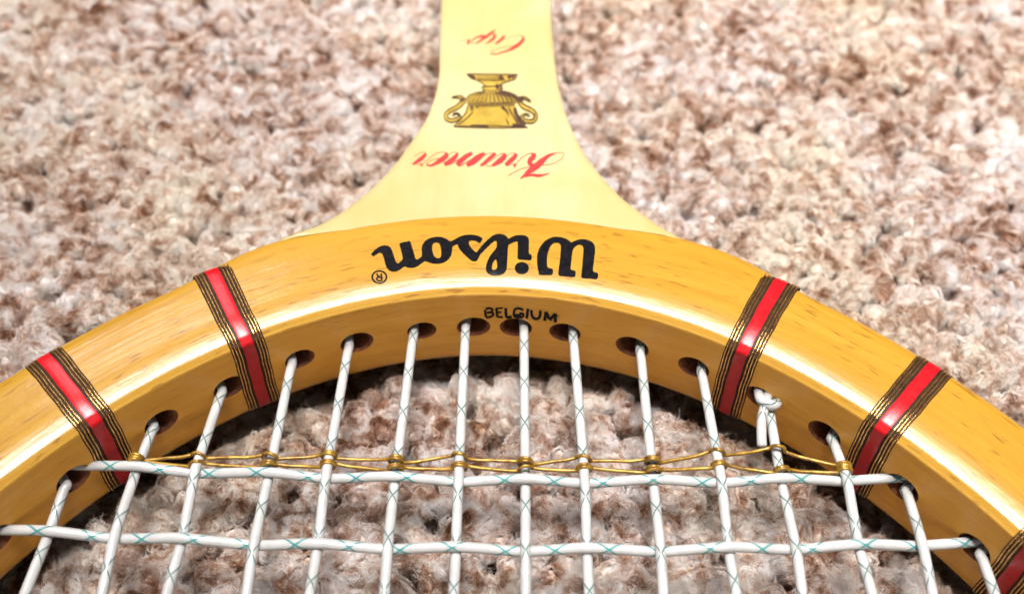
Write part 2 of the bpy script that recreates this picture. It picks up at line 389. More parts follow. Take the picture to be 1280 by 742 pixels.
# bow
NT = 640
ts = np.interp(np.linspace(0, HL[-1], NT + 1)[:-1], HL, TT); arc = np.linspace(0, HL[-1], NT + 1)
V = []; tags = None
for t in ts:
    pr = profile(width(t)); tags = [q[2] for q in pr]; c = hoop(t); n = hoop_n(t)
    for r, z, _ in pr: V.append((c[0] + n[0] * r, c[1] + n[1] * r, z))
pr = profile(16.7); NPf = len(pr); pl = np.r_[0, np.cumsum([math.dist(pr[i][:2], pr[(i + 1) % NPf][:2]) for i in range(NPf)])]
Fc = []; UV = []; MI = []
for i in range(NT):
    i2 = (i + 1) % NT
    for k in range(NPf):
        k2 = (k + 1) % NPf
        Fc.append((i * NPf + k, i * NPf + k2, i2 * NPf + k2, i2 * NPf + k)); UV.append([(arc[i], pl[k]), (arc[i], pl[k + 1]), (arc[i + 1], pl[k + 1]), (arc[i + 1], pl[k])])
        MI.append(1 if (tags[k] == 1 and tags[k2] == 1) else (2 if tags[k] == 2 or tags[k2] == 2 else 0))
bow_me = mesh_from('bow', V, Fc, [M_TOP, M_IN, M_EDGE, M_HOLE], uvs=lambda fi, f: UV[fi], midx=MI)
bow = part('bow', bow_me, racket)
HOLES = [2.2492, 2.1182, 2.0126, 1.9003, 1.8066, 1.6975, 1.608, 1.5316, 1.4464, 1.332, 1.2294, 1.1204, 1.0184, .8979, .7898, 2.36, .70, 2.47]
cv = []; cf = []
for hi, t in enumerate(HOLES):
    c = hoop(t); n = hoop_n(t); tg = np.array([-n[1], n[0]]); o = len(cv); ns = 24
    wob = rng.uniform(.92, 1.08)
    prof = [(-1.2, 3.2), (-.05, 2.42), (.25, 2.12), (.6, 1.95), (1.4, 1.85), (9.5, 1.8)]
    for r, rad in prof:
        for k in range(ns):
            a = 2 * pi * k / ns; x = cos(a) * rad * wob * 1.12; z = sin(a) * rad * wob
            cv.append((c[0] + n[0] * r + tg[0] * x, c[1] + n[1] * r + tg[1] * x, z))
    for i in range(len(prof) - 1):
        for k in range(ns):
            k2 = (k + 1) % ns; cf.append((o + i * ns + k, o + (i + 1) * ns + k, o + (i + 1) * ns + k2, o + i * ns + k2))
    cf.append(tuple(o + k for k in range(ns))); cf.append(tuple(o + (len(prof) - 1) * ns + k for k in reversed(range(ns))))
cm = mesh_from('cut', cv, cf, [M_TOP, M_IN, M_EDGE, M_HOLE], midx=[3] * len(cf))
bmc = bmesh.new(); bmc.from_mesh(cm); bmesh.ops.recalc_face_normals(bmc, faces=bmc.faces); bmc.to_mesh(cm); bmc.free()
bmc = bmesh.new(); bmc.from_mesh(bow_me); bmesh.ops.recalc_face_normals(bmc, faces=bmc.faces); bmc.to_mesh(bow_me); bmc.free()
cut = bpy.data.objects.new('cut', cm); COL.objects.link(cut); cut.location = racket.location
mb = bow.modifiers.new('holes', 'BOOLEAN'); mb.operation = 'DIFFERENCE'; mb.object = cut; mb.solver = 'EXACT'
bpy.context.view_layer.update()
dg = bpy.context.evaluated_depsgraph_get()
nm_ = bpy.data.meshes.new_from_object(bow.evaluated_get(dg)); bow.modifiers.clear(); bow.data = nm_
bpy.data.objects.remove(cut)
nm_.polygons.foreach_set('use_smooth', [True] * len(nm_.polygons))
nm_.set_sharp_from_angle(angle=radians(32))

# throat piece and shaft: cream veneer
def shaft():
    Lp = [tuple(q) for q in smooth_path([(-13.4, 345), (-13.3, 270), (-13.0, 215)] + WEDGE_L)]
    Rp = [tuple(q) for q in smooth_path([(11.6, 345), (11.2, 270), (10.7, 215)] + WEDGE_R)]
    def t_of(q): return TT[np.linalg.norm(HP - np.asarray(q), axis=1).argmin()]
    tL, tR = t_of(Lp[-1]), t_of(Rp[-1])
    rL, rR = rtop(Lp[-1]), rtop(Rp[-1])
    arcp = []
    for s in np.linspace(0, 1, 60)[1:-1]:
        t = tL + (tR - tL) * s; e = min(1, 6 * min(s, 1 - s)); r0 = rL if s < .5 else rR
        arcp.append(bow_point(t, 16.55 * e + r0 * (1 - e) - .25 * (1 - e), 0)[:2])
    out = [np.array(q) for q in Lp] + [np.array(q) for q in arcp] + [np.array(q) for q in Rp[::-1]]
    nL, nA = len(Lp), len(arcp); n = len(out); V = []; rings = [(-1.5, ZF + .05), (-.7, ZF - .03), (-.2, ZF - .35), (0, ZF - 1.1), (0, -ZF + 1.2), (-1.2, -ZF)]
    nor = []
    for i in range(n):
        d = out[(i + 1) % n] - out[(i - 1) % n]; d /= np.linalg.norm(d) + 1e-9; nor.append(np.array([d[1], -d[0]]) * -1)
    # orientation check: outward at the left side is -x
    if nor[5][0] > 0: nor = [-q for q in nor]
    for off, z in rings:
        for i in range(n):
            side = i < nL or i >= nL + nA
            k = 1.0
            if side:
                j = min(abs(i - (nL - 1)), abs(i - (nL + nA))); k = min(1, j / 6)
            o_ = off * k if side else 0
            zz = z if side else (ZF + .05 if z > 0 else -ZF + .5)
            if side and k < 1 and z > 0: zz = z * k + (ZF + .05 - (ZF + .05 - z) * .3) * (1 - k)
            if not side: zz = {0: ZF + .05, 1: ZF - .02, 2: ZF - .3, 3: ZF - 1.1}.get(rings.index((off, z)), z)
            if z > 0:                              # feather the tips down onto the rounded edge of the bow
                dt = min(np.linalg.norm(out[i] - np.array(Lp[-1])), np.linalg.norm(out[i] - np.array(Rp[-1])))
                zz -= .55 * max(0, 1 - dt / 4) ** 1.3
            q = out[i] + nor[i] * o_; V.append((q[0], q[1], zz))
    Fc = []
    for a in range(len(rings) - 1):
        for i in range(n):
            i2 = (i + 1) % n; Fc.append((a * n + i, a * n + i2, (a + 1) * n + i2, (a + 1) * n + i))
    tri = geometry.tessellate_polygon([[Vector((V[i][0], V[i][1], 0)) for i in range(n)]])
    Fc += [tuple(f) for f in tri]
    b0 = (len(rings) - 1) * n; Fc += [tuple(b0 + i for i in reversed(f)) for f in tri]
    me = mesh_from('shaft', V, Fc, M_CREAM)
    bmx = bmesh.new(); bmx.from_mesh(me); bmesh.ops.recalc_face_normals(bmx, faces=bmx.faces); bmx.to_mesh(me); bmx.free()
    me.set_sharp_from_angle(angle=radians(30))
    return part('shaft', me, racket, 'pale cream throat wedge and shaft')
# traced print outlines and throat outline, in mm
WORD=[[[[-20.96,120.09],[-20.25,121.21],[-19.63,121.88],[-18.9,122.21],[-18.28,122.19],[-17.7,121.73],[-17.36,120.99],[-16.91,119.53],[-16.55,118.44],[-16.18,118.08],[-15.62,118.73],[-15.43,119.19],[-15.77,120.65],[-16.15,122.04],[-16.33,122.69],[-15.4,123.09],[-14.55,123.33],[-14.35,122.83],[-13.99,121.62],[-13.63,120.33],[-13.36,119.32],[-13.14,119.05],[-12.75,119.28],[-12.3,119.71],[-12.36,120.72],[-12.46,121.65],[-12.37,122.4],[-12.04,123.25],[-11.52,123.83],[-10.85,124.17],[-10.01,124.39],[-9.31,124.35],[-8.61,124.08],[-8.03,123.62],[-7.61,123.34],[-6.94,123.83],[-6.14,124.51],[-5.19,124.91],[-4.08,125.03],[-3.24,124.85],[-2.54,124.49],[-2.11,124.02],[-2.64,122.97],[-2.99,123.19],[-3.34,123.52],[-3.9,123.64],[-4.38,123.5],[-4.53,123.03],[-4.34,122.37],[-3.83,121.54],[-3.27,120.9],[-3.06,121.0],[-2.61,121.94],[-1.95,122.98],[-1.27,123.94],[-0.58,124.81],[0.1,125.21],[0.73,125.32],[1.35,125.18],[1.91,124.77],[2.2,124.11],[2.75,124.59],[3.44,124.99],[4.27,125.1],[5.1,125.02],[5.58,124.56],[5.76,123.9],[5.72,122.58],[5.68,120.71],[6.19,120.57],[6.18,119.21],[4.96,119.32],[3.74,119.42],[3.8,121.04],[3.82,122.54],[3.75,123.57],[3.31,123.43],[2.69,123.08],[2.21,122.69],[2.15,121.76],[2.1,120.09],[2.05,118.27],[2.0,117.25],[1.67,116.52],[1.07,116.12],[0.27,115.93],[-0.54,116.02],[-1.16,116.4],[-1.51,117.02],[-1.46,117.94],[-1.22,119.1],[-0.77,120.31],[-0.24,121.24],[0.23,122.0],[0.26,122.84],[0.17,123.59],[-0.14,123.55],[-0.68,123.01],[-1.35,122.06],[-2.01,121.11],[-2.54,120.36],[-2.81,119.44],[-3.07,118.85],[-3.88,118.87],[-4.59,119.68],[-5.3,120.49],[-5.88,121.32],[-6.25,122.05],[-6.45,122.74],[-6.61,122.61],[-7.08,122.32],[-7.27,121.94],[-7.3,121.01],[-7.39,120.08],[-7.7,119.34],[-8.21,118.69],[-8.87,118.31],[-9.6,118.12],[-10.35,118.19],[-11.04,118.45],[-11.7,118.77],[-12.27,118.16],[-12.77,117.6],[-13.36,117.23],[-13.96,117.13],[-14.64,117.26],[-15.06,117.52],[-15.56,116.92],[-16.06,116.47],[-16.65,116.26],[-17.19,116.35],[-17.69,116.69],[-18.08,117.32],[-18.36,118.22],[-18.65,119.31],[-18.93,120.13],[-19.26,120.49],[-19.63,120.39],[-20.0,120.02],[-20.37,119.6]],[[0.2,119.41],[0.35,118.59],[0.4,117.55],[0.11,117.14],[-0.43,117.13],[-0.47,117.71],[-0.32,118.58],[-0.06,119.13]],[[-10.07,123.05],[-10.54,122.81],[-10.71,122.25],[-10.64,121.41],[-10.45,120.48],[-10.17,119.75],[-9.67,119.34],[-9.2,119.53],[-9.06,120.14],[-9.12,121.16],[-9.27,122.09],[-9.51,122.83]]],[[[5.7,117.55],[5.66,117.21],[5.55,116.91],[5.36,116.65],[5.11,116.45],[4.83,116.33],[4.52,116.29],[4.21,116.32],[3.93,116.44],[3.68,116.63],[3.49,116.89],[3.37,117.19],[3.33,117.52],[3.37,117.85],[3.48,118.18],[3.67,118.46],[3.92,118.69],[4.2,118.83],[4.51,118.89],[4.82,118.85],[5.11,118.71],[5.36,118.49],[5.55,118.21],[5.66,117.89]]],[[[7.35,116.15],[7.28,116.82],[7.09,118.0],[7.03,119.27],[7.11,120.74],[7.46,122.05],[8.02,123.19],[8.72,124.05],[9.56,124.64],[10.39,124.81],[11.22,124.73],[11.98,124.44],[12.59,123.94],[12.99,123.47],[13.56,123.96],[14.26,124.26],[15.09,124.33],[15.91,124.14],[16.59,123.64],[16.94,122.89],[16.95,121.87],[16.73,120.01],[16.54,118.54],[16.32,117.27],[16.57,116.82],[17.24,116.66],[17.11,115.27],[15.72,115.46],[14.31,115.55],[14.43,116.54],[14.7,119.05],[14.92,121.45],[14.96,122.48],[14.63,122.94],[14.15,122.99],[13.65,122.64],[13.22,121.98],[13.02,121.04],[12.87,119.38],[12.67,117.92],[12.68,117.24],[13.51,117.1],[13.4,115.68],[11.97,115.84],[10.53,116.0],[10.66,117.35],[10.9,119.34],[11.08,121.38],[11.15,122.68],[10.92,123.24],[10.37,123.38],[9.81,123.22],[9.39,122.56],[9.03,121.52],[8.78,120.22],[8.72,118.93],[8.77,117.85],[9.04,117.59],[9.74,117.46],[9.67,116.14],[8.49,116.14]]],[[[-17.71,115.16],[-17.72,114.89],[-17.78,114.63],[-17.88,114.4],[-18.03,114.19],[-18.22,114.02],[-18.43,113.89],[-18.67,113.8],[-18.93,113.76],[-19.18,113.78],[-19.43,113.84],[-19.67,113.95],[-19.88,114.1],[-20.06,114.3],[-20.2,114.53],[-20.3,114.79],[-20.35,115.06],[-20.35,115.34],[-20.3,115.62],[-20.2,115.88],[-20.05,116.11],[-19.87,116.3],[-19.65,116.45],[-19.41,116.54],[-19.16,116.57],[-18.89,116.55],[-18.64,116.47],[-18.4,116.33],[-18.18,116.15],[-18.0,115.94],[-17.86,115.69],[-17.76,115.43]],[[-18.01,115.15],[-18.01,114.94],[-18.05,114.74],[-18.14,114.56],[-18.25,114.4],[-18.4,114.27],[-18.57,114.17],[-18.75,114.1],[-18.95,114.07],[-19.15,114.08],[-19.35,114.13],[-19.53,114.22],[-19.69,114.34],[-19.83,114.49],[-19.94,114.67],[-20.02,114.86],[-20.05,115.07],[-20.05,115.29],[-20.01,115.5],[-19.94,115.69],[-19.82,115.87],[-19.68,116.01],[-19.51,116.12],[-19.32,116.19],[-19.12,116.22],[-18.92,116.2],[-18.72,116.14],[-18.54,116.04],[-18.37,115.91],[-18.23,115.74],[-18.12,115.56],[-18.04,115.35]]]]
RMARK=[[[[-18.94,115.85],[-18.89,115.59],[-18.85,115.34],[-18.8,115.1],[-18.76,114.85],[-18.73,114.6],[-18.69,114.35]],[[-18.66,115.91],[-18.61,115.65],[-18.56,115.4],[-18.51,115.15],[-18.47,114.89],[-18.44,114.64],[-18.4,114.39]]],[[[-18.61,114.59],[-18.79,114.55],[-18.97,114.5],[-19.08,114.5],[-19.18,114.55],[-19.26,114.63],[-19.3,114.7],[-19.3,114.77],[-19.29,114.85],[-19.25,114.9],[-19.12,114.94],[-18.91,114.96],[-18.68,114.97]],[[-18.55,114.28],[-18.73,114.24],[-18.92,114.19],[-19.12,114.19],[-19.3,114.28],[-19.45,114.43],[-19.54,114.6],[-19.57,114.81],[-19.52,115.02],[-19.39,115.2],[-19.18,115.27],[-18.94,115.29],[-18.72,115.3]]],[[[-18.95,115.21],[-19.46,115.93]],[[-19.16,114.98],[-19.66,115.71]]]]
KRAMER=[[[[-13.3,145.43],[-13.43,145.21],[-13.55,145.04],[-13.71,144.88],[-13.92,144.59],[-14.19,144.24],[-14.5,143.89],[-14.8,143.42],[-15.14,142.93],[-15.49,142.44]],[[-13.03,145.25],[-13.03,144.95],[-13.04,144.61],[-13.14,144.19],[-13.38,143.8],[-13.67,143.38],[-14.0,142.97],[-14.42,142.67],[-14.87,142.38],[-15.32,142.09]]],[[[-13.19,145.58],[-13.35,145.65],[-13.51,145.72],[-13.72,145.71],[-13.97,145.6],[-14.24,145.41],[-14.51,145.21],[-14.77,144.99],[-15.02,144.75],[-15.27,144.51]],[[-13.23,145.36],[-13.38,145.43],[-13.52,145.49],[-13.68,145.49],[-13.9,145.38],[-14.17,145.21],[-14.43,145.01],[-14.68,144.79],[-14.93,144.55],[-15.18,144.32]]],[[[-15.3,142.13],[-15.03,142.16],[-14.77,142.2],[-14.51,142.22],[-14.26,142.21],[-14.02,142.19],[-13.77,142.17]],[[-15.32,142.44],[-15.06,142.44],[-14.79,142.45],[-14.53,142.45],[-14.28,142.48],[-14.04,142.51],[-13.79,142.53]]],[[[-14.04,142.4],[-13.73,141.66]],[[-13.56,142.53],[-13.59,141.69]]],[[[-13.61,142.19],[-13.36,142.55],[-13.1,142.9],[-12.82,143.29],[-12.48,143.75],[-12.11,144.24],[-11.77,144.65],[-11.47,144.94],[-11.19,145.16],[-10.9,145.33],[-10.6,145.47],[-10.29,145.56],[-10.02,145.6],[-9.85,145.54],[-9.72,145.44],[-9.58,145.33]],[[-13.72,142.36],[-13.47,142.71],[-13.22,143.07],[-12.93,143.46],[-12.59,143.92],[-12.22,144.41],[-11.86,144.84],[-11.55,145.14],[-11.26,145.37],[-10.96,145.55],[-10.64,145.69],[-10.32,145.79],[-10.04,145.83],[-9.82,145.83],[-9.65,145.77],[-9.5,145.72]]],[[[-9.7,145.4],[-9.7,145.11],[-9.72,144.96],[-9.79,145.02],[-9.91,144.83],[-10.16,144.5],[-10.46,144.17],[-10.74,143.77],[-11.07,143.37],[-11.41,142.95]],[[-9.31,145.62],[-9.16,145.4],[-8.99,145.04],[-8.98,144.41],[-9.22,143.9],[-9.52,143.45],[-9.85,143.04],[-10.25,142.74],[-10.66,142.46],[-11.07,142.2]]],[[[-11.39,142.94],[-11.6,142.71],[-11.79,142.49],[-11.97,142.33],[-12.14,142.24],[-12.3,142.18],[-12.43,142.17],[-12.52,142.23],[-12.61,142.34],[-12.72,142.47]],[[-11.09,142.21],[-11.32,142.07],[-11.57,141.91],[-11.81,141.8],[-12.05,141.73],[-12.27,141.72],[-12.47,141.77],[-12.65,141.86],[-12.79,141.99],[-12.9,142.11]]],[[[-12.67,142.19],[-12.61,142.46],[-12.57,142.72],[-12.47,142.96],[-12.23,143.17],[-11.93,143.38],[-11.61,143.54],[-11.29,143.63],[-10.94,143.67],[-10.6,143.72]],[[-12.96,142.4],[-12.86,142.64],[-12.75,142.89],[-12.57,143.14],[-12.31,143.37],[-12.0,143.59],[-11.67,143.76],[-11.34,143.91],[-11.0,144.02],[-10.66,144.13]]],[[[-9.25,144.55],[-8.95,144.86],[-8.65,145.17],[-8.38,145.4],[-8.14,145.53],[-7.93,145.58],[-7.73,145.58],[-7.58,145.51],[-7.45,145.39],[-7.31,145.27]],[[-9.33,144.71],[-9.03,145.03],[-8.73,145.34],[-8.44,145.59],[-8.18,145.72],[-7.94,145.78],[-7.73,145.78],[-7.54,145.76],[-7.37,145.68],[-7.22,145.61]]],[[[-7.46,145.59],[-7.63,145.32],[-7.79,145.08],[-7.97,144.87],[-8.16,144.6],[-8.41,144.3],[-8.7,143.98],[-9.03,143.57],[-9.41,143.13],[-9.8,142.68]],[[-7.14,145.35],[-7.18,144.98],[-7.23,144.58],[-7.35,144.12],[-7.59,143.73],[-7.86,143.36],[-8.17,142.97],[-8.57,142.62],[-9.0,142.26],[-9.42,141.91]]],[[[-9.36,141.95],[-9.07,142.07],[-8.77,142.19],[-8.47,142.36],[-8.18,142.59],[-7.89,142.87],[-7.59,143.15],[-7.27,143.43],[-6.93,143.72],[-6.6,144.01]],[[-9.44,142.45],[-9.13,142.48],[-8.83,142.5],[-8.54,142.57],[-8.25,142.78],[-7.97,143.05],[-7.67,143.33],[-7.34,143.61],[-7.01,143.9],[-6.67,144.19]]],[[[-4.75,145.88],[-5.12,145.68],[-5.49,145.47],[-5.87,145.21],[-6.21,144.86],[-6.53,144.48],[-6.84,144.08],[-7.1,143.61],[-7.36,143.13],[-7.6,142.66]],[[-4.49,145.18],[-4.81,144.86],[-5.12,144.54],[-5.39,144.21],[-5.65,143.88],[-5.91,143.51],[-6.17,143.12],[-6.45,142.74],[-6.72,142.32],[-7.01,141.9]]],[[[-7.08,141.78],[-6.83,141.92],[-6.57,142.05],[-6.31,142.25],[-6.02,142.46],[-5.73,142.73],[-5.42,143.04],[-5.07,143.41],[-4.69,143.82],[-4.31,144.24]],[[-7.17,142.39],[-6.9,142.39],[-6.64,142.4],[-6.37,142.45],[-6.1,142.65],[-5.81,142.9],[-5.5,143.2],[-5.15,143.57],[-4.77,143.98],[-4.4,144.4]]],[[[-2.52,145.83],[-2.88,145.63],[-3.25,145.43],[-3.64,145.19],[-4.0,144.83],[-4.35,144.45],[-4.7,144.07],[-5.01,143.55],[-5.35,143.0],[-5.68,142.46]],[[-2.25,145.2],[-2.52,144.8],[-2.78,144.41],[-3.03,144.0],[-3.32,143.62],[-3.62,143.18],[-3.95,142.72],[-4.39,142.39],[-4.84,142.05],[-5.28,141.72]]],[[[-4.35,142.14],[-3.99,142.62],[-3.62,143.1],[-3.26,143.59],[-2.89,144.09],[-2.52,144.61],[-2.15,145.13]],[[-4.46,142.31],[-4.09,142.79],[-3.73,143.27],[-3.36,143.75],[-3.0,144.26],[-2.63,144.78],[-2.26,145.3]]],[[[-3.13,143.98],[-2.77,144.42],[-2.4,144.86],[-2.04,145.2],[-1.68,145.39],[-1.31,145.49],[-0.94,145.59]],[[-3.23,144.15],[-2.87,144.6],[-2.5,145.04],[-2.11,145.4],[-1.73,145.6],[-1.34,145.71],[-0.97,145.81]]],[[[-0.61,145.92],[-0.92,145.5],[-1.24,145.08],[-1.55,144.67],[-1.82,144.28],[-2.07,143.91],[-2.32,143.56],[-2.58,143.16],[-2.86,142.75],[-3.15,142.33]],[[-0.15,145.2],[-0.46,144.77],[-0.77,144.33],[-1.06,143.92],[-1.32,143.54],[-1.58,143.16],[-1.86,142.78],[-2.21,142.47],[-2.56,142.17],[-2.91,141.88]]],[[[0.88,145.38],[0.89,145.07],[0.87,144.91],[0.82,144.95],[0.68,144.74],[0.39,144.38],[0.04,144.01],[-0.27,143.52],[-0.64,143.02],[-1.01,142.51]],[[1.4,145.66],[1.53,145.41],[1.68,144.99],[1.65,144.31],[1.37,143.75],[1.03,143.27],[0.65,142.81],[0.2,142.51],[-0.28,142.22],[-0.76,141.94]]],[[[-2.13,142.55],[-2.05,142.37],[-1.96,142.16],[-1.77,142.01],[-1.5,141.97],[-1.18,142.0],[-0.87,142.03]],[[-1.96,142.69],[-1.89,142.5],[-1.83,142.34],[-1.74,142.25],[-1.51,142.27],[-1.21,142.35],[-0.9,142.42]]],[[[-1.22,143.1],[-0.9,143.58],[-0.59,144.06],[-0.25,144.49],[0.16,144.87],[0.61,145.21],[1.07,145.55]],[[-1.34,143.27],[-1.03,143.75],[-0.71,144.24],[-0.35,144.7],[0.06,145.11],[0.51,145.48],[0.95,145.86]]],[[[1.51,144.46],[1.8,144.8],[2.09,145.13],[2.37,145.39],[2.67,145.52],[2.98,145.57],[3.3,145.63]],[[1.42,144.63],[1.71,144.97],[2.0,145.32],[2.31,145.59],[2.63,145.75],[2.96,145.81],[3.27,145.88]]],[[[3.2,145.72],[3.06,145.42],[2.94,145.16],[2.81,144.95],[2.62,144.69],[2.36,144.37],[2.07,144.01],[1.82,143.58],[1.57,143.14],[1.32,142.7]],[[3.7,145.42],[3.66,145.07],[3.59,144.67],[3.45,144.21],[3.19,143.8],[2.91,143.43],[2.64,143.08],[2.34,142.76],[2.03,142.42],[1.72,142.08]]],[[[1.71,142.14],[1.92,142.24],[2.14,142.33],[2.38,142.41],[2.65,142.44],[2.95,142.46],[3.25,142.48]],[[1.65,142.53],[1.88,142.58],[2.1,142.62],[2.35,142.66],[2.63,142.72],[2.93,142.77],[3.23,142.82]]],[[[2.98,142.88],[3.03,141.79]],[[3.55,142.71],[3.22,141.74]]],[[[3.43,142.66],[3.76,143.21],[4.09,143.75],[4.42,144.24],[4.75,144.65],[5.08,144.99],[5.4,145.26],[5.75,145.39],[6.1,145.45],[6.47,145.52]],[[3.3,142.82],[3.63,143.37],[3.97,143.92],[4.31,144.42],[4.64,144.84],[4.99,145.2],[5.34,145.49],[5.7,145.69],[6.07,145.8],[6.43,145.92]]],[[[6.29,145.72],[6.26,145.39],[6.24,145.15],[6.2,145.06],[6.09,144.88],[5.86,144.57],[5.63,144.18],[5.5,143.76],[5.45,143.28],[5.55,142.77],[5.79,142.37],[6.05,142.03],[6.31,141.72]],[[7.04,145.72],[7.06,145.4],[7.08,144.99],[6.99,144.44],[6.74,143.98],[6.49,143.65],[6.36,143.44],[6.33,143.36],[6.32,143.38],[6.31,143.37],[6.4,143.15],[6.59,142.81],[6.8,142.44]]],[[[10.46,145.97],[10.03,145.8],[9.59,145.62],[9.13,145.36],[8.66,144.98],[8.21,144.56],[7.79,144.15],[7.43,143.74],[7.1,143.34],[6.75,142.95],[6.4,142.49],[6.01,142.0],[5.57,141.43],[5.12,140.64],[4.65,139.79],[4.18,138.95]],[[10.54,145.65],[10.15,145.32],[9.78,145.0],[9.44,144.63],[9.12,144.14],[8.79,143.58],[8.48,143.01],[8.15,142.55],[7.84,142.09],[7.49,141.6],[7.06,141.19],[6.63,140.79],[6.16,140.34],[5.57,139.88],[4.92,139.33],[4.27,138.79]]],[[[10.2,145.47],[10.59,145.63],[10.98,145.8],[11.33,145.9],[11.65,145.9],[11.93,145.85],[12.1,145.73],[12.15,145.54],[12.12,145.26],[12.0,144.94],[11.75,144.55],[11.39,144.13],[10.98,143.75],[10.53,143.42],[10.01,143.12],[9.49,142.91],[8.96,142.82],[8.42,142.81],[7.87,142.8]],[[10.15,145.87],[10.55,145.97],[10.95,146.08],[11.32,146.12],[11.66,146.12],[11.97,146.05],[12.19,145.88],[12.29,145.58],[12.26,145.2],[12.12,144.81],[11.85,144.39],[11.49,143.94],[11.06,143.54],[10.59,143.19],[10.06,142.89],[9.52,142.66],[8.97,142.53],[8.42,142.46],[7.87,142.4]]],[[[6.04,142.19],[5.66,142.11],[5.26,142.03],[4.85,141.89],[4.4,141.66],[3.94,141.37],[3.46,141.03],[2.97,140.63],[2.47,140.18],[1.97,139.73]],[[6.07,141.95],[5.68,141.87],[5.29,141.79],[4.89,141.65],[4.46,141.43],[4.0,141.15],[3.54,140.81],[3.06,140.42],[2.56,139.97],[2.06,139.52]]],[[[5.08,139.29],[5.53,139.43],[5.98,139.57],[6.37,139.62],[6.68,139.56],[6.98,139.43],[7.33,139.33],[7.69,139.42],[8.03,139.56],[8.37,139.73],[8.74,139.91],[9.11,140.13],[9.48,140.34]],[[5.03,139.49],[5.47,139.74],[5.91,139.99],[6.34,140.18],[6.74,140.21],[7.07,140.16],[7.36,140.16],[7.66,140.12],[7.97,140.13],[8.31,140.16],[8.68,140.25],[9.06,140.37],[9.45,140.5]]]]
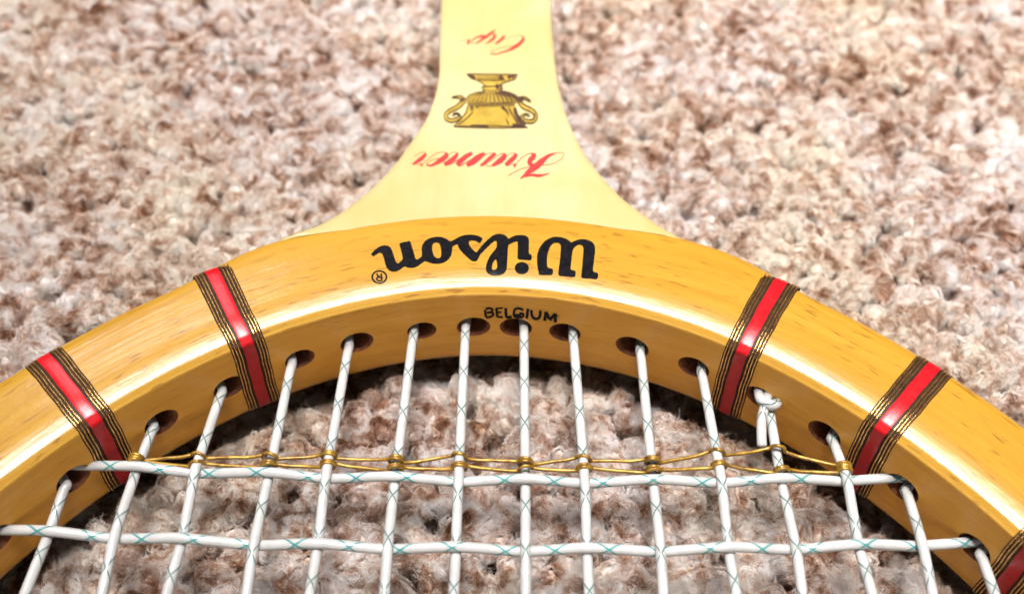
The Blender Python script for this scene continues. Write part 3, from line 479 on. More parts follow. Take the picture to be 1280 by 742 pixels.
CUP=[[[[-6.54,178.11],[-6.46,178.41],[-6.38,178.73],[-6.3,179.03],[-6.27,179.34],[-6.24,179.62],[-6.21,179.91]],[[-6.85,178.29],[-6.81,178.62],[-6.76,178.95],[-6.72,179.26],[-6.65,179.53],[-6.59,179.8],[-6.53,180.07]]],[[[-8.87,178.77],[-8.62,178.93],[-8.37,179.09],[-8.06,179.23],[-7.66,179.33],[-7.2,179.41],[-6.73,179.5]],[[-8.9,178.89],[-8.65,179.06],[-8.4,179.24],[-8.09,179.4],[-7.68,179.53],[-7.22,179.64],[-6.76,179.75]]],[[[-6.39,178.24],[-6.18,178.62],[-5.96,178.99],[-5.71,179.35],[-5.4,179.7],[-5.06,180.04],[-4.72,180.31],[-4.38,180.47],[-4.04,180.56],[-3.75,180.59],[-3.54,180.57],[-3.34,180.49],[-3.12,180.4]],[[-6.49,178.38],[-6.29,178.79],[-6.09,179.2],[-5.85,179.61],[-5.55,180.04],[-5.21,180.45],[-4.86,180.81],[-4.51,181.09],[-4.14,181.3],[-3.8,181.43],[-3.49,181.41],[-3.24,181.32],[-3.01,181.23]]],[[[-1.19,183.36],[-1.51,183.03],[-1.83,182.69],[-2.16,182.35],[-2.5,181.92],[-2.84,181.48],[-3.17,181.09],[-3.45,180.74],[-3.72,180.41],[-4.01,180.05],[-4.31,179.6],[-4.62,179.12],[-4.93,178.65]],[[-1.04,183.06],[-1.3,182.61],[-1.56,182.15],[-1.83,181.68],[-2.16,181.23],[-2.5,180.77],[-2.83,180.33],[-3.14,180.01],[-3.43,179.73],[-3.73,179.43],[-4.07,179.09],[-4.43,178.72],[-4.79,178.35]]],[[[-6.01,178.57],[-5.67,178.46],[-5.32,178.35],[-4.96,178.35],[-4.63,178.55],[-4.33,178.84],[-4.04,179.14]],[[-6.0,178.7],[-5.66,178.64],[-5.31,178.59],[-5.01,178.64],[-4.73,178.84],[-4.46,179.16],[-4.19,179.49]]],[[[-1.35,181.48],[-1.5,181.06],[-1.65,180.66],[-1.79,180.35],[-1.93,180.07],[-2.1,179.81],[-2.31,179.52],[-2.53,179.19],[-2.76,178.84],[-2.99,178.5]],[[-0.81,180.89],[-0.98,180.49],[-1.15,180.08],[-1.36,179.67],[-1.61,179.39],[-1.85,179.19],[-2.09,179.0],[-2.35,178.77],[-2.62,178.53],[-2.9,178.3]]],[[[-0.84,181.55],[-1.01,181.72],[-1.19,181.9],[-1.38,182.02],[-1.55,181.99],[-1.66,181.88],[-1.75,181.78]],[[-1.07,181.04],[-1.22,181.27],[-1.35,181.48],[-1.45,181.61],[-1.52,181.66],[-1.61,181.64],[-1.72,181.62]]],[[[0.6,181.42],[0.44,181.1],[0.3,180.79],[0.13,180.51],[-0.06,180.18],[-0.28,179.85],[-0.5,179.54],[-0.69,179.22],[-0.89,178.91],[-1.1,178.61]],[[1.04,180.84],[0.9,180.52],[0.74,180.18],[0.56,179.82],[0.32,179.49],[0.06,179.16],[-0.19,178.86],[-0.46,178.65],[-0.72,178.47],[-0.97,178.29]]],[[[-1.01,178.37],[-0.68,178.59],[-0.34,178.82],[0.01,179.14],[0.35,179.61],[0.69,180.18],[1.02,180.74]],[[-1.05,178.53],[-0.72,178.75],[-0.38,178.97],[-0.05,179.28],[0.27,179.75],[0.6,180.31],[0.93,180.89]]],[[[1.26,179.94],[1.59,180.24],[1.93,180.53],[2.28,180.78],[2.65,180.97],[3.04,181.11],[3.42,181.22],[3.77,181.27],[4.11,181.28],[4.45,181.29]],[[1.23,180.01],[1.56,180.33],[1.89,180.65],[2.25,180.92],[2.63,181.12],[3.02,181.27],[3.41,181.39],[3.76,181.48],[4.1,181.53],[4.44,181.58]]],[[[4.43,181.27],[4.46,180.88],[4.47,180.56],[4.41,180.37],[4.31,180.09],[4.13,179.69],[3.89,179.3],[3.6,178.9],[3.24,178.49],[2.86,178.09],[2.53,177.66],[2.19,177.26],[1.82,176.89],[1.41,176.58],[0.95,176.29],[0.49,176.01],[0.01,175.72],[-0.45,175.43],[-0.86,175.24],[-1.19,175.24],[-1.48,175.32],[-1.78,175.4]],[[4.59,181.39],[4.74,181.1],[4.91,180.74],[4.99,180.18],[4.86,179.59],[4.64,179.03],[4.36,178.49],[4.01,178.01],[3.62,177.56],[3.23,177.15],[2.84,176.81],[2.44,176.49],[2.01,176.21],[1.54,175.97],[1.05,175.77],[0.58,175.58],[0.1,175.33],[-0.39,175.08],[-0.83,174.92],[-1.2,174.9],[-1.51,174.97],[-1.81,175.04]]],[[[-1.68,175.15],[-1.67,175.4],[-1.66,175.62],[-1.57,175.85],[-1.34,176.13],[-1.01,176.42],[-0.6,176.71],[-0.11,176.98],[0.45,177.25],[1.03,177.47],[1.61,177.6],[2.2,177.69],[2.8,177.78]],[[-1.91,175.22],[-1.87,175.46],[-1.82,175.75],[-1.67,176.04],[-1.41,176.32],[-1.06,176.61],[-0.64,176.88],[-0.15,177.16],[0.42,177.43],[1.01,177.66],[1.59,177.82],[2.19,177.95],[2.78,178.07]]]]
BELG=[[[[1.5897,4.52],[1.5882,2.56]],[[1.5852,4.61],[1.5836,2.64]]],[[[1.5859,4.42],[1.5836,4.53],[1.5814,4.62],[1.5798,4.65],[1.5781,4.6],[1.5765,4.5],[1.5761,4.48],[1.5763,4.48],[1.577,4.31],[1.5779,4.19],[1.5793,4.15],[1.5816,4.14],[1.5842,4.12]],[[1.5872,5.04],[1.5848,5.14],[1.5823,5.25],[1.5796,5.29],[1.5767,5.21],[1.5741,5.05],[1.5719,4.72],[1.5721,4.27],[1.5736,3.9],[1.5759,3.62],[1.5787,3.5],[1.5815,3.49],[1.5841,3.48]]],[[[1.5786,3.56],[1.5765,3.48],[1.5748,3.42],[1.5745,3.42],[1.5747,3.46],[1.575,3.35],[1.5756,3.23],[1.5767,3.12],[1.5784,3.0],[1.5802,2.92],[1.5819,2.89],[1.5838,2.89],[1.5859,2.89]],[[1.5775,4.18],[1.5754,4.11],[1.5732,4.03],[1.5708,3.8],[1.5701,3.39],[1.571,3.05],[1.5725,2.76],[1.5745,2.55],[1.5769,2.39],[1.5793,2.28],[1.5817,2.24],[1.5839,2.24],[1.5859,2.24]]],[[[1.5693,5.0],[1.5674,2.58]],[[1.5643,5.09],[1.5624,2.68]]],[[[1.5667,4.71],[1.5549,4.86]],[[1.5669,5.18],[1.5551,5.32]]],[[[1.5656,3.67],[1.5574,3.7]],[[1.5656,4.18],[1.5575,4.22]]],[[[1.565,2.41],[1.5549,2.38]],[[1.5649,2.98],[1.5547,2.95]]],[[[1.5527,5.09],[1.5525,4.24],[1.5522,3.34],[1.5506,2.57],[1.5462,2.25],[1.5421,2.37],[1.5387,2.48]],[[1.5476,5.14],[1.5473,4.29],[1.5471,3.47],[1.5464,3.04],[1.5458,3.04],[1.543,3.14],[1.5396,3.25]]],[[[1.5188,5.18],[1.5213,5.31],[1.524,5.44],[1.5268,5.51],[1.5296,5.5],[1.5324,5.4],[1.5349,5.17],[1.5367,4.79],[1.5377,4.36],[1.5382,3.94],[1.5382,3.55],[1.5375,3.12],[1.5355,2.74],[1.5321,2.56],[1.5282,2.5],[1.5249,2.5],[1.5222,2.57],[1.52,2.73],[1.5181,2.98],[1.5171,3.33],[1.517,3.73],[1.5186,4.12],[1.5213,4.22],[1.524,4.19],[1.5265,4.17]],[[1.5202,4.57],[1.5227,4.69],[1.5252,4.82],[1.5273,4.87],[1.5292,4.86],[1.531,4.8],[1.5321,4.71],[1.5329,4.51],[1.5336,4.21],[1.5339,3.91],[1.5339,3.64],[1.5337,3.42],[1.5331,3.3],[1.5311,3.21],[1.5279,3.15],[1.5251,3.15],[1.5233,3.2],[1.5221,3.28],[1.5215,3.35],[1.5213,3.45],[1.5212,3.58],[1.521,3.57],[1.5217,3.57],[1.5239,3.54],[1.5264,3.52]]],[[[1.5339,3.12],[1.5231,3.05]],[[1.5336,3.77],[1.5228,3.71]]],[[[1.5143,5.31],[1.5159,2.71]],[[1.5091,5.28],[1.5106,2.67]]],[[[1.5083,5.02],[1.5079,4.5],[1.5076,3.96],[1.5066,3.44],[1.5049,3.01],[1.5027,2.66],[1.5,2.44],[1.4968,2.42],[1.4937,2.56],[1.4912,2.79],[1.4895,3.12],[1.4886,3.49],[1.4882,3.86],[1.488,4.28],[1.488,4.72],[1.488,5.15]],[[1.5035,5.13],[1.5032,4.62],[1.5028,4.13],[1.5022,3.76],[1.5011,3.49],[1.4997,3.27],[1.4985,3.17],[1.4972,3.17],[1.4954,3.25],[1.4941,3.36],[1.4937,3.46],[1.4933,3.64],[1.493,3.92],[1.4928,4.27],[1.4928,4.69],[1.4928,5.12]]],[[[1.4833,4.99],[1.485,2.55]],[[1.4782,4.94],[1.4798,2.5]]],[[[1.483,4.67],[1.4806,4.02],[1.4781,3.32],[1.4738,2.86],[1.469,3.25],[1.4659,3.9],[1.4631,4.51]],[[1.4785,5.1],[1.4761,4.45],[1.4739,3.85],[1.4732,3.68],[1.4725,3.82],[1.47,4.36],[1.4671,4.96]]],[[[1.4675,4.75],[1.4665,2.4]],[[1.4622,4.86],[1.4611,2.52]]],[[[1.4781,3.18],[1.4715,2.63]],[[1.4755,3.91],[1.4689,3.37]]],[[[1.4676,4.17],[1.4589,4.19]],[[1.4675,4.43],[1.4588,4.45]]]]
TROPHY_FILL=[[[-6.43,168.53],[3.55,168.65],[2.99,167.18],[1.28,166.23],[0.14,165.45],[0.54,164.41],[0.17,163.37],[2.07,162.82],[3.39,161.83],[3.87,160.67],[3.22,159.78],[3.13,158.63],[3.46,156.93],[4.07,155.39],[5.54,152.91],[-1.49,152.55],[-8.35,152.86],[-7.06,155.12],[-6.21,156.98],[-5.94,158.7],[-5.92,159.28],[-6.43,160.42],[-5.82,161.9],[-4.53,162.81],[-2.75,163.3],[-3.4,164.32],[-2.8,165.08],[-4.07,166.4],[-5.62,167.27]]]
TROPHY_RIBBON=[[[[-6.58,160.86],[-6.76,160.77],[-6.97,160.66],[-7.21,160.45],[-7.41,160.09],[-7.59,159.74],[-7.78,159.42],[-8.02,159.09],[-8.3,158.74],[-8.58,158.43],[-8.88,158.19],[-9.23,157.96],[-9.58,157.64],[-9.88,157.22],[-10.13,156.75],[-10.3,156.23],[-10.34,155.66],[-10.27,155.09],[-10.06,154.57],[-9.74,154.21],[-9.36,153.98],[-8.96,153.88],[-8.56,153.93],[-8.17,154.09],[-7.82,154.31],[-7.53,154.6],[-7.27,154.96],[-7.11,155.42],[-7.16,155.94],[-7.35,156.32],[-7.58,156.57],[-7.84,156.68],[-8.12,156.69],[-8.37,156.61],[-8.53,156.38],[-8.63,156.11],[-8.72,155.86]],[[-6.28,160.11],[-6.41,159.9],[-6.53,159.71],[-6.62,159.51],[-6.77,159.25],[-6.96,158.89],[-7.2,158.48],[-7.5,158.12],[-7.83,157.76],[-8.18,157.43],[-8.55,157.16],[-8.89,156.96],[-9.15,156.75],[-9.36,156.46],[-9.53,156.13],[-9.62,155.86],[-9.64,155.63],[-9.61,155.41],[-9.56,155.27],[-9.43,155.12],[-9.2,154.96],[-8.96,154.88],[-8.7,154.9],[-8.39,155.02],[-8.11,155.17],[-7.88,155.35],[-7.68,155.55],[-7.61,155.66],[-7.6,155.71],[-7.66,155.91],[-7.75,156.08],[-7.89,156.18],[-8.1,156.24],[-8.26,156.24],[-8.37,156.15],[-8.48,155.95],[-8.59,155.73]]],[[[-6.41,160.71],[-6.62,161.0],[-6.84,161.33],[-7.11,161.62],[-7.39,161.76],[-7.67,161.8],[-7.98,161.76],[-8.33,161.64],[-8.72,161.46],[-9.1,161.29]],[[-6.99,159.83],[-7.18,160.15],[-7.34,160.45],[-7.49,160.64],[-7.6,160.81],[-7.74,160.95],[-7.95,161.06],[-8.27,161.1],[-8.67,161.08],[-9.06,161.06]]],[[[3.53,160.38],[3.65,159.99],[3.78,159.57],[3.97,159.12],[4.25,158.72],[4.56,158.34],[4.9,158.0],[5.26,157.78],[5.57,157.64],[5.84,157.47],[6.11,157.23],[6.38,156.95],[6.57,156.67],[6.68,156.36],[6.76,156.04],[6.77,155.8],[6.72,155.57],[6.61,155.32],[6.47,155.14],[6.29,155.03],[6.03,154.96],[5.76,154.95],[5.47,155.0],[5.19,155.11],[4.98,155.25],[4.83,155.4],[4.73,155.57],[4.7,155.63],[4.71,155.74],[4.83,155.96],[4.97,156.13],[5.13,156.22],[5.34,156.25],[5.49,156.23],[5.58,156.15],[5.67,155.98],[5.76,155.79]],[[4.02,160.84],[4.19,160.5],[4.34,160.18],[4.52,159.92],[4.74,159.62],[5.01,159.32],[5.27,159.07],[5.53,158.89],[5.85,158.73],[6.19,158.49],[6.53,158.17],[6.85,157.79],[7.13,157.34],[7.32,156.83],[7.45,156.27],[7.46,155.68],[7.34,155.11],[7.12,154.62],[6.82,154.24],[6.46,154.02],[6.07,153.94],[5.7,153.94],[5.33,154.03],[4.96,154.2],[4.64,154.44],[4.4,154.79],[4.23,155.21],[4.18,155.72],[4.34,156.16],[4.58,156.46],[4.83,156.65],[5.1,156.72],[5.37,156.7],[5.6,156.59],[5.75,156.38],[5.83,156.13],[5.89,155.91]]],[[[3.79,159.96],[4.03,160.19],[4.26,160.41],[4.47,160.58],[4.66,160.75],[4.82,160.88],[5.01,160.92],[5.33,160.78],[5.73,160.49],[6.13,160.19]],[[3.39,161.08],[3.64,161.28],[3.92,161.49],[4.2,161.66],[4.49,161.74],[4.8,161.78],[5.16,161.65],[5.52,161.29],[5.87,160.83],[6.21,160.39]]]]
